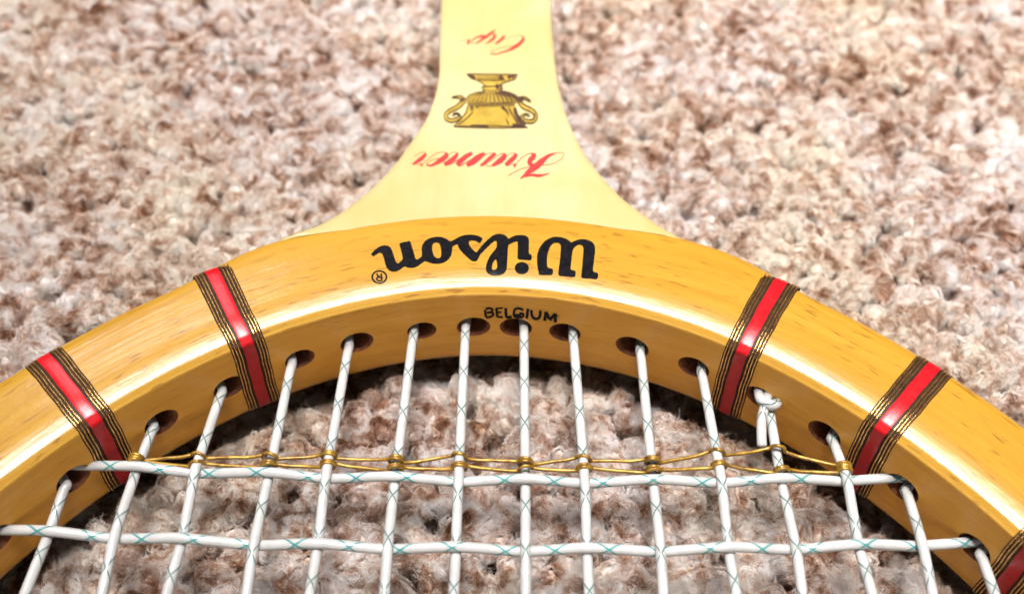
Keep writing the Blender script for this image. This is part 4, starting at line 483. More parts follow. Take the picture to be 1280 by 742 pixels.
TROPHY_LINE=[[[[-6.42,168.31],[3.55,168.44]],[[-6.44,168.74],[3.55,168.86]]],[[[-6.49,168.44],[-6.25,168.0],[-6.0,167.56],[-5.66,167.15],[-5.17,166.83],[-4.62,166.57],[-4.1,166.28],[-3.67,165.9],[-3.26,165.48],[-2.84,165.06]],[[-6.37,168.61],[-6.12,168.18],[-5.89,167.76],[-5.58,167.39],[-5.12,167.09],[-4.57,166.83],[-4.03,166.52],[-3.58,166.13],[-3.16,165.7],[-2.75,165.28]]],[[[3.43,168.74],[3.28,168.23],[3.15,167.75],[2.91,167.35],[2.44,167.02],[1.81,166.73],[1.23,166.43],[0.77,166.11],[0.38,165.79],[-0.01,165.49]],[[3.68,168.56],[3.53,168.05],[3.37,167.51],[3.06,167.0],[2.53,166.62],[1.89,166.32],[1.32,166.03],[0.89,165.73],[0.5,165.42],[0.11,165.11]]],[[[-2.84,165.19],[-3.09,164.95],[-3.35,164.69],[-3.49,164.32],[-3.34,163.91],[-3.07,163.55],[-2.81,163.2]],[[-2.75,164.96],[-3.0,164.72],[-3.24,164.49],[-3.32,164.32],[-3.22,164.08],[-2.96,163.75],[-2.7,163.4]]],[[[-0.03,165.26],[0.13,164.91],[0.28,164.61],[0.33,164.41],[0.28,164.21],[0.15,163.9],[0.0,163.55]],[[0.31,165.64],[0.47,165.3],[0.65,164.91],[0.75,164.42],[0.66,163.92],[0.5,163.53],[0.35,163.18]]],[[[-2.77,163.47],[-3.38,163.32],[-4.0,163.18],[-4.57,162.98],[-5.07,162.72],[-5.52,162.42],[-5.9,162.03],[-6.17,161.55],[-6.35,161.02],[-6.53,160.51]],[[-2.73,163.12],[-3.34,162.97],[-3.95,162.83],[-4.5,162.64],[-4.98,162.39],[-5.41,162.1],[-5.75,161.76],[-5.98,161.34],[-6.15,160.85],[-6.33,160.34]]],[[[0.14,162.99],[0.79,162.82],[1.43,162.66],[2.0,162.46],[2.49,162.18],[2.92,161.85],[3.24,161.53],[3.42,161.23],[3.52,160.89],[3.65,160.5]],[[0.21,163.75],[0.87,163.58],[1.53,163.41],[2.14,163.19],[2.68,162.88],[3.16,162.52],[3.55,162.12],[3.82,161.67],[3.96,161.23],[4.09,160.84]]],[[[-6.05,158.74],[-6.12,158.17],[-6.18,157.61],[-6.31,157.06],[-6.53,156.48],[-6.81,155.88],[-7.15,155.23],[-7.55,154.51],[-7.99,153.74],[-8.43,152.98]],[[-5.83,158.66],[-5.9,158.09],[-5.97,157.51],[-6.11,156.9],[-6.34,156.29],[-6.64,155.67],[-6.98,155.02],[-7.38,154.29],[-7.82,153.52],[-8.26,152.75]]],[[[-8.34,152.73],[-6.07,152.84],[-3.79,152.95],[-1.5,153.0],[0.83,152.94],[3.18,152.83],[5.54,152.72]],[[-8.35,153.0],[-6.08,153.13],[-3.81,153.26],[-1.5,153.33],[0.83,153.29],[3.19,153.2],[5.55,153.1]]],[[[-8.28,152.55],[-6.02,152.47],[-3.77,152.4],[-1.49,152.37],[0.84,152.43],[3.19,152.54],[5.54,152.65]],[[-8.29,152.8],[-6.03,152.72],[-3.77,152.65],[-1.49,152.62],[0.83,152.68],[3.19,152.79],[5.54,152.9]]],[[[-6.02,159.32],[-4.42,159.28],[-2.82,159.25],[-1.26,159.26],[0.26,159.36],[1.74,159.51],[3.22,159.65]],[[-6.02,159.69],[-4.42,159.66],[-2.83,159.62],[-1.26,159.63],[0.25,159.73],[1.73,159.88],[3.21,160.03]]],[[[-5.91,158.8],[-4.34,158.77],[-2.78,158.73],[-1.25,158.74],[0.23,158.82],[1.68,158.95],[3.13,159.08]],[[-5.91,159.06],[-4.34,159.03],[-2.78,158.99],[-1.25,159.0],[0.23,159.08],[1.67,159.21],[3.12,159.33]]],[[[-3.34,164.41],[-2.66,164.48],[-1.97,164.55],[-1.36,164.61],[-0.87,164.65],[-0.45,164.69],[-0.03,164.73]],[[-3.37,164.83],[-2.68,164.89],[-1.99,164.96],[-1.38,165.02],[-0.88,165.07],[-0.47,165.11],[-0.05,165.15]]],[[[-3.06,163.67],[-2.48,163.54],[-1.9,163.4],[-1.33,163.36],[-0.81,163.49],[-0.31,163.71],[0.19,163.93]],[[-3.04,163.91],[-2.46,163.77],[-1.89,163.64],[-1.34,163.6],[-0.84,163.72],[-0.35,163.94],[0.14,164.16]]],[[[-3.52,163.14],[-4.04,162.77],[-4.56,162.41],[-5.03,161.99],[-5.4,161.49],[-5.7,160.95],[-6.01,160.42]],[[-3.48,163.0],[-4.0,162.63],[-4.51,162.26],[-4.96,161.84],[-5.31,161.36],[-5.61,160.82],[-5.91,160.28]]],[[[-5.98,160.27],[-5.83,160.16],[-5.68,160.04],[-5.51,159.98],[-5.35,160.04],[-5.21,160.17],[-5.07,160.29]],[[-5.93,160.42],[-5.79,160.31],[-5.64,160.2],[-5.52,160.15],[-5.4,160.21],[-5.26,160.32],[-5.12,160.44]]],[[[-3.17,163.16],[-3.58,162.8],[-4.0,162.44],[-4.38,162.01],[-4.67,161.49],[-4.92,160.92],[-5.16,160.35]],[[-3.11,163.0],[-3.52,162.63],[-3.93,162.27],[-4.28,161.86],[-4.56,161.35],[-4.79,160.79],[-5.03,160.22]]],[[[-5.12,160.21],[-4.97,160.1],[-4.82,159.98],[-4.65,159.92],[-4.49,159.99],[-4.34,160.11],[-4.2,160.23]],[[-5.07,160.37],[-4.92,160.25],[-4.78,160.14],[-4.66,160.1],[-4.54,160.15],[-4.4,160.26],[-4.26,160.38]]],[[[-2.81,163.17],[-3.13,162.82],[-3.44,162.46],[-3.73,162.02],[-3.95,161.48],[-4.13,160.88],[-4.31,160.29]],[[-2.73,163.0],[-3.04,162.64],[-3.34,162.28],[-3.61,161.87],[-3.81,161.36],[-3.98,160.77],[-4.15,160.17]]],[[[-4.26,160.15],[-4.11,160.04],[-3.96,159.92],[-3.79,159.86],[-3.63,159.93],[-3.48,160.05],[-3.34,160.17]],[[-4.21,160.31],[-4.06,160.19],[-3.92,160.08],[-3.8,160.04],[-3.67,160.09],[-3.54,160.2],[-3.4,160.33]]],[[[-2.47,163.18],[-2.68,162.83],[-2.89,162.47],[-3.08,162.03],[-3.23,161.46],[-3.35,160.83],[-3.46,160.21]],[[-2.35,163.01],[-2.55,162.66],[-2.75,162.31],[-2.92,161.9],[-3.06,161.37],[-3.17,160.75],[-3.28,160.13]]],[[[-3.39,160.09],[-3.25,159.98],[-3.09,159.86],[-2.93,159.8],[-2.77,159.87],[-2.62,159.99],[-2.48,160.11]],[[-3.34,160.25],[-3.2,160.13],[-3.06,160.02],[-2.93,159.98],[-2.81,160.03],[-2.68,160.14],[-2.54,160.27]]],[[[-2.12,163.17],[-2.23,162.82],[-2.34,162.47],[-2.43,162.02],[-2.5,161.44],[-2.56,160.78],[-2.61,160.13]],[[-1.96,163.05],[-2.06,162.7],[-2.16,162.36],[-2.24,161.94],[-2.3,161.38],[-2.35,160.74],[-2.4,160.09]]],[[[-2.53,160.03],[-2.39,159.92],[-2.23,159.8],[-2.07,159.74],[-1.91,159.81],[-1.76,159.93],[-1.62,160.05]],[[-2.48,160.19],[-2.34,160.07],[-2.2,159.96],[-2.07,159.92],[-1.95,159.97],[-1.82,160.09],[-1.68,160.21]]],[[[-1.78,163.12],[-1.78,162.77],[-1.78,162.43],[-1.78,162.0],[-1.78,161.41],[-1.77,160.73],[-1.76,160.05]],[[-1.58,163.11],[-1.58,162.77],[-1.57,162.43],[-1.57,162.0],[-1.56,161.41],[-1.54,160.73],[-1.53,160.05]]],[[[-1.67,159.97],[-1.52,159.86],[-1.37,159.74],[-1.21,159.68],[-1.05,159.75],[-0.9,159.87],[-0.76,159.99]],[[-1.62,160.13],[-1.48,160.01],[-1.34,159.9],[-1.21,159.86],[-1.09,159.91],[-0.95,160.03],[-0.81,160.15]]],[[[-1.41,163.05],[-1.31,162.71],[-1.21,162.38],[-1.12,161.97],[-1.05,161.4],[-0.98,160.72],[-0.91,160.05]],[[-1.22,163.2],[-1.11,162.86],[-1.0,162.51],[-0.9,162.06],[-0.81,161.46],[-0.73,160.78],[-0.66,160.11]]],[[[-0.81,160.0],[-0.67,159.89],[-0.51,159.77],[-0.35,159.72],[-0.19,159.78],[-0.04,159.9],[0.1,160.03]],[[-0.76,160.16],[-0.62,160.04],[-0.48,159.93],[-0.35,159.89],[-0.23,159.94],[-0.1,160.06],[0.05,160.18]]],[[[-1.04,163.0],[-0.83,162.66],[-0.63,162.33],[-0.46,161.93],[-0.32,161.4],[-0.19,160.76],[-0.06,160.12]],[[-0.86,163.26],[-0.65,162.92],[-0.44,162.57],[-0.23,162.12],[-0.07,161.54],[0.07,160.89],[0.2,160.25]]],[[[0.05,160.1],[0.19,159.99],[0.34,159.87],[0.51,159.82],[0.67,159.88],[0.82,160.0],[0.96,160.13]],[[0.1,160.26],[0.24,160.14],[0.38,160.03],[0.51,159.99],[0.63,160.04],[0.76,160.16],[0.91,160.28]]],[[[-0.66,162.97],[-0.35,162.63],[-0.05,162.3],[0.21,161.91],[0.42,161.4],[0.61,160.79],[0.8,160.18]],[[-0.51,163.31],[-0.2,162.97],[0.12,162.62],[0.43,162.18],[0.67,161.61],[0.87,160.99],[1.06,160.38]]],[[[0.91,160.21],[1.05,160.09],[1.2,159.97],[1.37,159.92],[1.53,159.98],[1.68,160.11],[1.82,160.23]],[[0.96,160.36],[1.1,160.25],[1.24,160.13],[1.36,160.09],[1.49,160.14],[1.62,160.26],[1.77,160.38]]],[[[-0.29,162.96],[0.13,162.61],[0.54,162.27],[0.88,161.89],[1.16,161.4],[1.41,160.83],[1.66,160.25]],[[-0.16,163.35],[0.26,163.01],[0.69,162.66],[1.08,162.24],[1.4,161.69],[1.67,161.1],[1.92,160.52]]],[[[1.77,160.31],[1.91,160.19],[2.06,160.07],[2.23,160.02],[2.39,160.08],[2.54,160.21],[2.68,160.33]],[[1.82,160.46],[1.96,160.35],[2.1,160.24],[2.22,160.19],[2.35,160.24],[2.48,160.36],[2.63,160.48]]],[[[0.09,162.94],[0.61,162.6],[1.12,162.26],[1.56,161.87],[1.91,161.4],[2.21,160.86],[2.53,160.31]],[[0.2,163.38],[0.72,163.04],[1.25,162.7],[1.74,162.28],[2.13,161.76],[2.46,161.2],[2.78,160.66]]],[[[2.63,160.41],[2.77,160.29],[2.92,160.17],[3.09,160.12],[3.25,160.18],[3.4,160.31],[3.54,160.43]],[[2.68,160.56],[2.82,160.45],[2.96,160.34],[3.08,160.29],[3.21,160.34],[3.34,160.46],[3.49,160.58]]],[[[0.46,162.93],[1.08,162.58],[1.69,162.24],[2.23,161.86],[2.65,161.41],[3.02,160.9],[3.39,160.38]],[[0.56,163.41],[1.19,163.07],[1.82,162.73],[2.4,162.33],[2.86,161.84],[3.25,161.31],[3.63,160.79]]],[[[-5.5,167.4],[-5.09,166.66]],[[-5.01,168.06],[-4.6,167.31]]],[[[-6.06,167.98],[-5.37,167.39]],[[-5.83,168.67],[-5.14,168.08]]],[[[-0.21,167.82],[0.38,166.48]],[[0.42,168.51],[1.01,167.16]]],[[[1.5,167.79],[1.89,167.04]],[[2.15,168.64],[2.54,167.89]]],[[[2.37,167.74],[2.76,167.29]],[[2.82,168.72],[3.21,168.28]]],[[[-4.37,167.87],[-4.15,166.82]],[[-4.23,167.94],[-4.01,166.89]]],[[[-3.88,167.88],[-3.66,166.83]],[[-3.73,167.96],[-3.51,166.9]]],[[[-3.38,167.9],[-3.16,166.84]],[[-3.23,167.97],[-3.01,166.91]]],[[[-2.88,167.91],[-2.66,166.85]],[[-2.73,167.98],[-2.52,166.92]]],[[[-2.38,167.92],[-2.17,166.87]],[[-2.24,167.99],[-2.02,166.94]]],[[[-1.88,167.93],[-1.67,166.88]],[[-1.74,168.0],[-1.53,166.95]]],[[[-1.39,167.95],[-1.17,166.89]],[[-1.24,168.02],[-1.03,166.96]]],[[[-0.89,167.96],[-0.68,166.9]],[[-0.74,168.03],[-0.53,166.97]]],[[[-0.39,167.97],[-0.18,166.91]],[[-0.24,168.04],[-0.04,166.98]]],[[[-4.27,166.65],[-3.31,166.58],[-2.34,166.51],[-1.4,166.48],[-0.49,166.53],[0.39,166.63],[1.27,166.73]],[[-4.27,166.86],[-3.3,166.79],[-2.34,166.72],[-1.4,166.69],[-0.5,166.74],[0.38,166.84],[1.26,166.94]]],[[[-0.92,164.64],[-0.24,163.91]],[[-0.49,165.62],[0.18,164.89]]],[[[-4.95,158.74],[-4.97,158.16],[-4.99,157.59],[-5.08,157.05],[-5.25,156.56],[-5.49,156.08],[-5.84,155.52],[-6.35,154.84],[-6.97,154.08],[-7.59,153.33]],[[-4.8,158.72],[-4.82,158.14],[-4.84,157.55],[-4.94,156.97],[-5.12,156.43],[-5.37,155.93],[-5.73,155.35],[-6.25,154.66],[-6.87,153.91],[-7.49,153.16]]],[[[-5.39,158.67],[-5.36,157.59]],[[-4.91,158.48],[-5.25,157.55]]],[[[-4.25,158.93],[-4.35,158.07]],[[-3.83,158.56],[-4.25,157.98]]],[[[0.46,158.22],[0.82,157.9],[1.16,157.6],[1.43,157.29],[1.61,156.92],[1.75,156.47],[1.89,156.01]],[[0.78,158.92],[1.09,158.51],[1.42,158.09],[1.69,157.61],[1.85,157.08],[1.93,156.57],[2.0,156.07]]],[[[1.82,158.38],[2.1,157.57],[2.37,156.77],[2.67,155.96],[2.99,155.12],[3.34,154.28],[3.68,153.44]],[[2.02,158.54],[2.31,157.75],[2.59,156.96],[2.89,156.16],[3.22,155.34],[3.57,154.51],[3.93,153.68]]],[[[1.43,155.14],[1.85,153.44]],[[1.56,155.23],[2.09,153.6]]],[[[2.8,158.39],[2.86,157.77],[2.93,157.12],[3.06,156.42],[3.27,155.68],[3.54,154.95],[3.82,154.28],[4.09,153.72],[4.36,153.23],[4.62,152.77]],[[3.35,158.58],[3.46,157.97],[3.57,157.4],[3.71,156.86],[3.94,156.27],[4.23,155.65],[4.51,155.09],[4.78,154.66],[5.07,154.27],[5.37,153.86]]],[[[2.68,153.23],[5.06,152.87]],[[2.72,153.84],[5.11,153.48]]],[[[-5.15,152.86],[-1.86,152.71]],[[-5.16,153.3],[-1.87,153.32]]],[[[-6.62,160.96],[-6.82,160.85],[-7.04,160.74],[-7.25,160.54],[-7.45,160.23],[-7.63,159.87],[-7.83,159.51],[-8.07,159.17],[-8.34,158.83],[-8.63,158.52],[-8.95,158.27],[-9.31,158.03],[-9.64,157.72],[-9.94,157.29],[-10.21,156.8],[-10.37,156.26],[-10.39,155.65],[-10.31,155.03],[-10.12,154.5],[-9.8,154.13],[-9.38,153.89],[-8.97,153.77],[-8.56,153.8],[-8.15,153.97],[-7.79,154.21],[-7.46,154.54],[-7.18,154.95],[-7.04,155.39],[-7.1,155.88],[-7.3,156.33],[-7.54,156.66],[-7.82,156.8],[-8.13,156.81],[-8.4,156.71],[-8.57,156.49],[-8.68,156.2],[-8.78,155.92]],[[-6.56,160.74],[-6.77,160.63],[-6.97,160.52],[-7.15,160.36],[-7.33,160.08],[-7.51,159.72],[-7.72,159.35],[-7.97,159.0],[-8.24,158.65],[-8.54,158.32],[-8.88,158.06],[-9.23,157.82],[-9.55,157.53],[-9.83,157.13],[-10.08,156.67],[-10.23,156.19],[-10.25,155.66],[-10.17,155.09],[-10.01,154.64],[-9.73,154.33],[-9.35,154.1],[-8.97,153.99],[-8.59,154.02],[-8.2,154.18],[-7.86,154.41],[-7.56,154.71],[-7.3,155.09],[-7.18,155.43],[-7.23,155.79],[-7.41,156.19],[-7.61,156.47],[-7.84,156.58],[-8.11,156.58],[-8.33,156.5],[-8.45,156.34],[-8.55,156.08],[-8.65,155.81]]],[[[-6.32,160.2],[-6.43,160.01],[-6.55,159.82],[-6.69,159.58],[-6.85,159.27],[-7.03,158.91],[-7.26,158.56],[-7.55,158.21],[-7.88,157.85],[-8.21,157.54],[-8.55,157.3],[-8.89,157.09],[-9.18,156.85],[-9.41,156.54],[-9.58,156.21],[-9.69,155.91],[-9.74,155.65],[-9.71,155.4],[-9.61,155.19],[-9.44,155.0],[-9.22,154.85],[-8.96,154.77],[-8.67,154.81],[-8.36,154.93],[-8.08,155.07],[-7.86,155.22],[-7.67,155.41],[-7.54,155.61],[-7.52,155.84],[-7.6,156.04],[-7.72,156.18],[-7.89,156.29],[-8.09,156.36],[-8.29,156.34],[-8.44,156.2],[-8.55,155.99],[-8.66,155.79]],[[-6.21,160.04],[-6.32,159.85],[-6.44,159.66],[-6.57,159.43],[-6.73,159.12],[-6.92,158.76],[-7.16,158.39],[-7.46,158.02],[-7.8,157.66],[-8.14,157.34],[-8.48,157.09],[-8.82,156.88],[-9.1,156.66],[-9.3,156.38],[-9.46,156.08],[-9.55,155.81],[-9.59,155.62],[-9.57,155.48],[-9.51,155.35],[-9.38,155.2],[-9.18,155.06],[-8.96,154.99],[-8.7,155.03],[-8.4,155.14],[-8.14,155.28],[-7.93,155.42],[-7.76,155.59],[-7.67,155.73],[-7.66,155.8],[-7.71,155.89],[-7.79,155.98],[-7.92,156.07],[-8.1,156.13],[-8.24,156.13],[-8.34,156.03],[-8.44,155.84],[-8.54,155.64]]],[[[3.46,160.3],[3.59,159.88],[3.72,159.45],[3.91,159.02],[4.18,158.6],[4.51,158.21],[4.85,157.88],[5.18,157.67],[5.5,157.52],[5.79,157.36],[6.06,157.12],[6.31,156.85],[6.49,156.58],[6.61,156.31],[6.67,156.04],[6.68,155.81],[6.64,155.6],[6.55,155.41],[6.43,155.26],[6.24,155.16],[6.0,155.1],[5.76,155.09],[5.5,155.14],[5.23,155.26],[5.02,155.38],[4.88,155.49],[4.81,155.59],[4.79,155.64],[4.82,155.74],[4.9,155.89],[5.01,156.01],[5.16,156.07],[5.33,156.11],[5.47,156.09],[5.54,156.01],[5.61,155.86],[5.69,155.7]],[[3.63,160.43],[3.75,160.0],[3.88,159.59],[4.05,159.21],[4.31,158.82],[4.62,158.45],[4.94,158.13],[5.24,157.94],[5.56,157.79],[5.87,157.61],[6.16,157.36],[6.42,157.07],[6.63,156.77],[6.77,156.44],[6.85,156.11],[6.86,155.78],[6.8,155.49],[6.69,155.22],[6.51,155.02],[6.29,154.89],[6.02,154.82],[5.75,154.81],[5.46,154.87],[5.17,154.99],[4.94,155.12],[4.77,155.25],[4.66,155.42],[4.6,155.65],[4.66,155.89],[4.78,156.1],[4.93,156.26],[5.12,156.35],[5.33,156.39],[5.53,156.36],[5.67,156.22],[5.76,156.03],[5.84,155.86]]],[[[3.94,160.76],[4.09,160.45],[4.26,160.14],[4.45,159.82],[4.69,159.51],[4.95,159.21],[5.24,158.93],[5.54,158.73],[5.85,158.57],[6.16,158.36],[6.48,158.04],[6.8,157.67],[7.05,157.25],[7.24,156.75],[7.35,156.21],[7.37,155.7],[7.26,155.2],[7.04,154.72],[6.78,154.36],[6.46,154.16],[6.09,154.08],[5.71,154.08],[5.34,154.16],[4.98,154.32],[4.7,154.55],[4.48,154.9],[4.32,155.33],[4.27,155.69],[4.38,155.99],[4.62,156.31],[4.86,156.52],[5.1,156.59],[5.35,156.56],[5.55,156.47],[5.65,156.33],[5.72,156.1],[5.8,155.86]],[[4.08,160.95],[4.24,160.63],[4.4,160.33],[4.58,160.03],[4.8,159.74],[5.06,159.44],[5.33,159.19],[5.61,159.0],[5.93,158.84],[6.25,158.61],[6.59,158.28],[6.93,157.88],[7.21,157.42],[7.41,156.87],[7.54,156.27],[7.55,155.66],[7.42,155.08],[7.18,154.54],[6.87,154.12],[6.51,153.89],[6.1,153.8],[5.7,153.8],[5.3,153.88],[4.91,154.06],[4.58,154.33],[4.33,154.73],[4.14,155.23],[4.09,155.72],[4.24,156.17],[4.51,156.54],[4.8,156.78],[5.09,156.87],[5.39,156.84],[5.64,156.72],[5.8,156.5],[5.89,156.23],[5.97,155.98]]],[[[-6.37,160.82],[-6.59,161.15],[-6.83,161.49],[-7.09,161.75],[-7.37,161.88],[-7.66,161.92],[-7.99,161.89],[-8.35,161.77],[-8.74,161.59],[-9.12,161.42]],[[-6.48,160.64],[-6.71,160.97],[-6.93,161.29],[-7.15,161.51],[-7.39,161.62],[-7.66,161.66],[-7.96,161.63],[-8.3,161.52],[-8.68,161.34],[-9.07,161.16]]],[[[-6.91,159.9],[-7.08,160.18],[-7.25,160.48],[-7.42,160.72],[-7.56,160.92],[-7.72,161.08],[-7.95,161.19],[-8.28,161.22],[-8.68,161.21],[-9.07,161.19]],[[-7.04,159.73],[-7.2,160.02],[-7.37,160.3],[-7.53,160.54],[-7.66,160.71],[-7.78,160.84],[-7.97,160.93],[-8.28,160.96],[-8.67,160.94],[-9.06,160.93]]],[[[3.83,159.8],[4.06,160.02],[4.29,160.23],[4.51,160.42],[4.68,160.59],[4.82,160.72],[5.0,160.75],[5.31,160.59],[5.69,160.31],[6.08,160.03]],[[3.72,160.1],[3.95,160.31],[4.18,160.53],[4.39,160.71],[4.57,160.89],[4.76,161.06],[5.03,161.09],[5.39,160.92],[5.79,160.63],[6.18,160.35]]],[[[3.45,160.93],[3.72,161.15],[3.98,161.36],[4.25,161.5],[4.53,161.58],[4.82,161.6],[5.11,161.49],[5.43,161.18],[5.78,160.72],[6.14,160.26]],[[3.35,161.24],[3.62,161.46],[3.9,161.68],[4.2,161.84],[4.51,161.93],[4.85,161.94],[5.21,161.81],[5.57,161.46],[5.93,160.99],[6.29,160.52]]],[[[-6.55,160.69],[-7.19,161.15]],[[-7.04,159.85],[-7.39,160.82]]],[[[3.95,159.95],[4.88,161.01]],[[3.6,161.1],[4.73,161.54]]],[[[-8.64,156.02],[-8.36,156.08],[-8.09,156.13],[-7.89,156.1],[-7.75,155.96],[-7.6,155.7],[-7.43,155.42]],[[-8.71,156.41],[-8.43,156.52],[-8.13,156.64],[-7.81,156.65],[-7.53,156.46],[-7.31,156.19],[-7.11,155.95]]],[[[6.79,156.73],[6.78,156.28],[6.78,155.85],[6.73,155.55],[6.6,155.36],[6.38,155.2],[6.14,155.03]],[[7.08,156.72],[7.07,156.27],[7.04,155.79],[6.95,155.35],[6.73,155.05],[6.47,154.88],[6.23,154.72]]]]
WEDGE_L=[[-12.88,193.62],[-12.35,176.93],[-12.13,166.66],[-13.45,156.96],[-15.35,151.17],[-18.49,143.4],[-22.23,136.61],[-26.59,130.89],[-30.97,126.92],[-37.29,123.2]]
WEDGE_R=[[10.66,194.27],[11.04,177.53],[11.9,164.77],[13.52,155.27],[16.63,145.26],[21.29,136.52],[25.22,131.59],[29.1,127.58],[32.31,124.98]]
shaft_o = shaft()

# binding bands: dark wrap, a red stripe and six gold threads
def strip(name, t0, s0, s1, o0, o1, mt, nseg=4, seed=0):
    """strip wrapped round the bow between arc offsets s0..s1 (mm), o0 edge height, o1 crown height"""
    W = width(t0); pr = np.array([q[:2] for q in profile(W)]); n = len(pr)
    # resample the closed profile evenly, skipping tiny steps
    T = np.roll(pr, -1, 0) - np.roll(pr, 1, 0); T /= np.linalg.norm(T, axis=1)[:, None]; NN = np.c_[-T[:, 1], T[:, 0]]
    if (NN[3] @ np.array([-1, 0])) < 0: NN = -NN
    g = np.random.default_rng(seed); ph = g.uniform(0, 6.28, 3)
    L = np.r_[0, np.cumsum(np.linalg.norm(np.diff(pr, axis=0), axis=1))]
    Vv = []; m_ = nseg + 1
    c0 = hoop(t0 - .02); c1 = hoop(t0 + .02); dsdt = np.linalg.norm(c1 - c0) / .04
    for j in range(n):
        wob = .07 * sin(L[j] * .35 + ph[0]) + .04 * sin(L[j] * 1.1 + ph[1])
        scale = dsdt * (1 + .004 * pr[j][0])
        for k in range(m_):
            f = k / nseg; s = s0 + (s1 - s0) * f + wob; h = o0 + (o1 - o0) * max(0, 1 - (2 * f - 1) ** 4)
            q = pr[j] + NN[j] * h; Vv.append(bow_point(t0 - s / scale, q[0], q[1]))
    Ff = []
    for j in range(n):
        j2 = (j + 1) % n
        for k in range(nseg): Ff.append((j * m_ + k, j * m_ + k + 1, j2 * m_ + k + 1, j2 * m_ + k))
    me = mesh_from(name, Vv, Ff, mt)
    bmx = bmesh.new(); bmx.from_mesh(me); bmesh.ops.recalc_face_normals(bmx, faces=bmx.faces); bmx.to_mesh(me); bmx.free()
    return me
BANDS = [(2.193, 'red and gold binding band farthest left'), (1.970, 'red and gold binding band left of the black lettering'), (1.166, 'red and gold binding band right of the black lettering'), (.955, 'red and gold binding band on the right arm'), (.742, 'red and gold binding band cut off by the corner')]
for bi, (t0, lb) in enumerate(BANDS):
    band = part('binding_band', strip('binding_band', t0, -2.8, 2.8, .02, .16, M_BLACKB, 6, bi), racket, lb)
    part('red_stripe', strip('red_stripe', t0, -1.22, 1.22, .10, .22, M_RED, 6, bi), band)
    for s in (-1, 1):
        for k in range(3):
            c = s * (1.50 + k * .50)
            part('gold_thread', strip('gold_thread', t0, c - .125, c + .125, .10, .27, M_GOLD, 4, bi), band)

# strings
MX = [-83.6, -74.3, -64.89, -54.58, -45.1, -34.1, -25.06, -14.66, -4.86, 5.31, 14.33, 24.97, 35.25, 44.81, 54.52, 63.44, 72.01, 81.5]
CY = [83.1, 71.9] + [71.9 - 10.6 * k for k in range(1, 20)]
SR = .79
def main_end(x, top=True):
    y = EB * (1 - abs(x / EA) ** EN) ** (1 / EN); return EY + y if top else EY - y
def sgn(i, j): return 1 if (i + j) % 2 == 0 else -1            # main i above cross j ?
# main index i counts from MX[0]; MX[2] is the first main that shows (odd mains lie over the first cross)
def cross_y(j, x): 
    bow_ = {0: (.0004, -.0016), 1: (.00042, .001)}.get(j, (.0003, 0)); return CY[j] + bow_[0] * x * x + bow_[1] * x - (.45 if j == 1 else .2)
STR = {}
for i, x in enumerate(MX):
    y1, y0 = main_end(x), main_end(x, False); pts = []
    if 2 <= i <= 16:                                           # the string runs into its own hole
        th = HOLES[i - 2]; hc = hoop(th); hn = hoop_n(th); tg = np.array([-hn[1], hn[0]])
        y1 = main_end(x); off = float(np.clip((np.array([x, y1]) - hc) @ tg, -1.35, 1.35))
        f0 = hc + tg * off; f1 = hc + tg * off * .6 + hn * 4.5
        pts.append((f1[0], f1[1], 0)); pts.append((f0[0], f0[1] + .2, 0)); y1 = f0[1]
    else:
        pts.append((x, y1 + 4.5, 0)); pts.append((x, y1 + .5, 0))
    last = y1
    cr = [(cross_y(j, x), sgn(i, j)) for j in range(len(CY)) if y0 + 3 < cross_y(j, x) < y1 - 1.0]
    for j, (yy, s) in enumerate(cr):
        pts.append((x, yy, s * .62))
    pts.append((x, y0 - 4, 0))
    P = [pts[0], pts[1]]
    for q0, q1 in zip(pts[1:], pts[2:]):                       # straight ramps with rounded tops
        for f in (.12, .5, .88): P.append((q0[0] + (q1[0] - q0[0]) * f + .04 * sin(q1[1] * .5 + i), q0[1] + (q1[1] - q0[1]) * f, q0[2] + (q1[2] - q0[2]) * (f * f * (3 - 2 * f))))
        P.append(q1)
    v, f, u = tube(smooth_path(P, 4), SR, 14)
    ph = rng.uniform(0, 7.6); u = [[(a, b + ph) for a, b in q] for q in u]
    part('main_string', tubes_mesh('main_string', [(v, f, u)], M_STRING), racket)
for j in range(len(CY)):
    yy = CY[j]; xe = EA * max(0, 1 - abs((yy - EY) / EB) ** EN) ** (1 / EN)
    if xe < 15: continue
    pts = [(-xe - 4, cross_y(j, -xe), 0), (-xe - .5, cross_y(j, -xe), 0)]
    for i, x in enumerate(MX):
        if abs(x) < xe - 1.2: pts.append((x, cross_y(j, x), -sgn(i, j) * .62))
    pts += [(xe + .5, cross_y(j, xe), 0), (xe + 4, cross_y(j, xe), 0)]
    P = [pts[0], pts[1]]
    for q0, q1 in zip(pts[1:], pts[2:]):
        for f in (.12, .5, .88): P.append(tuple(q0[k] + (q1[k] - q0[k]) * (f if k < 2 else f * f * (3 - 2 * f)) for k in range(3)))
        P.append(q1)
    v, f, u = tube(smooth_path(P, 4), SR, 14, up0=(0, -.6, .8))
    ph = rng.uniform(0, 7.6); u = [[(a, b + ph) for a, b in q] for q in u]
    part('cross_string', tubes_mesh('cross_string', [(v, f, u)], M_CROSS), racket)

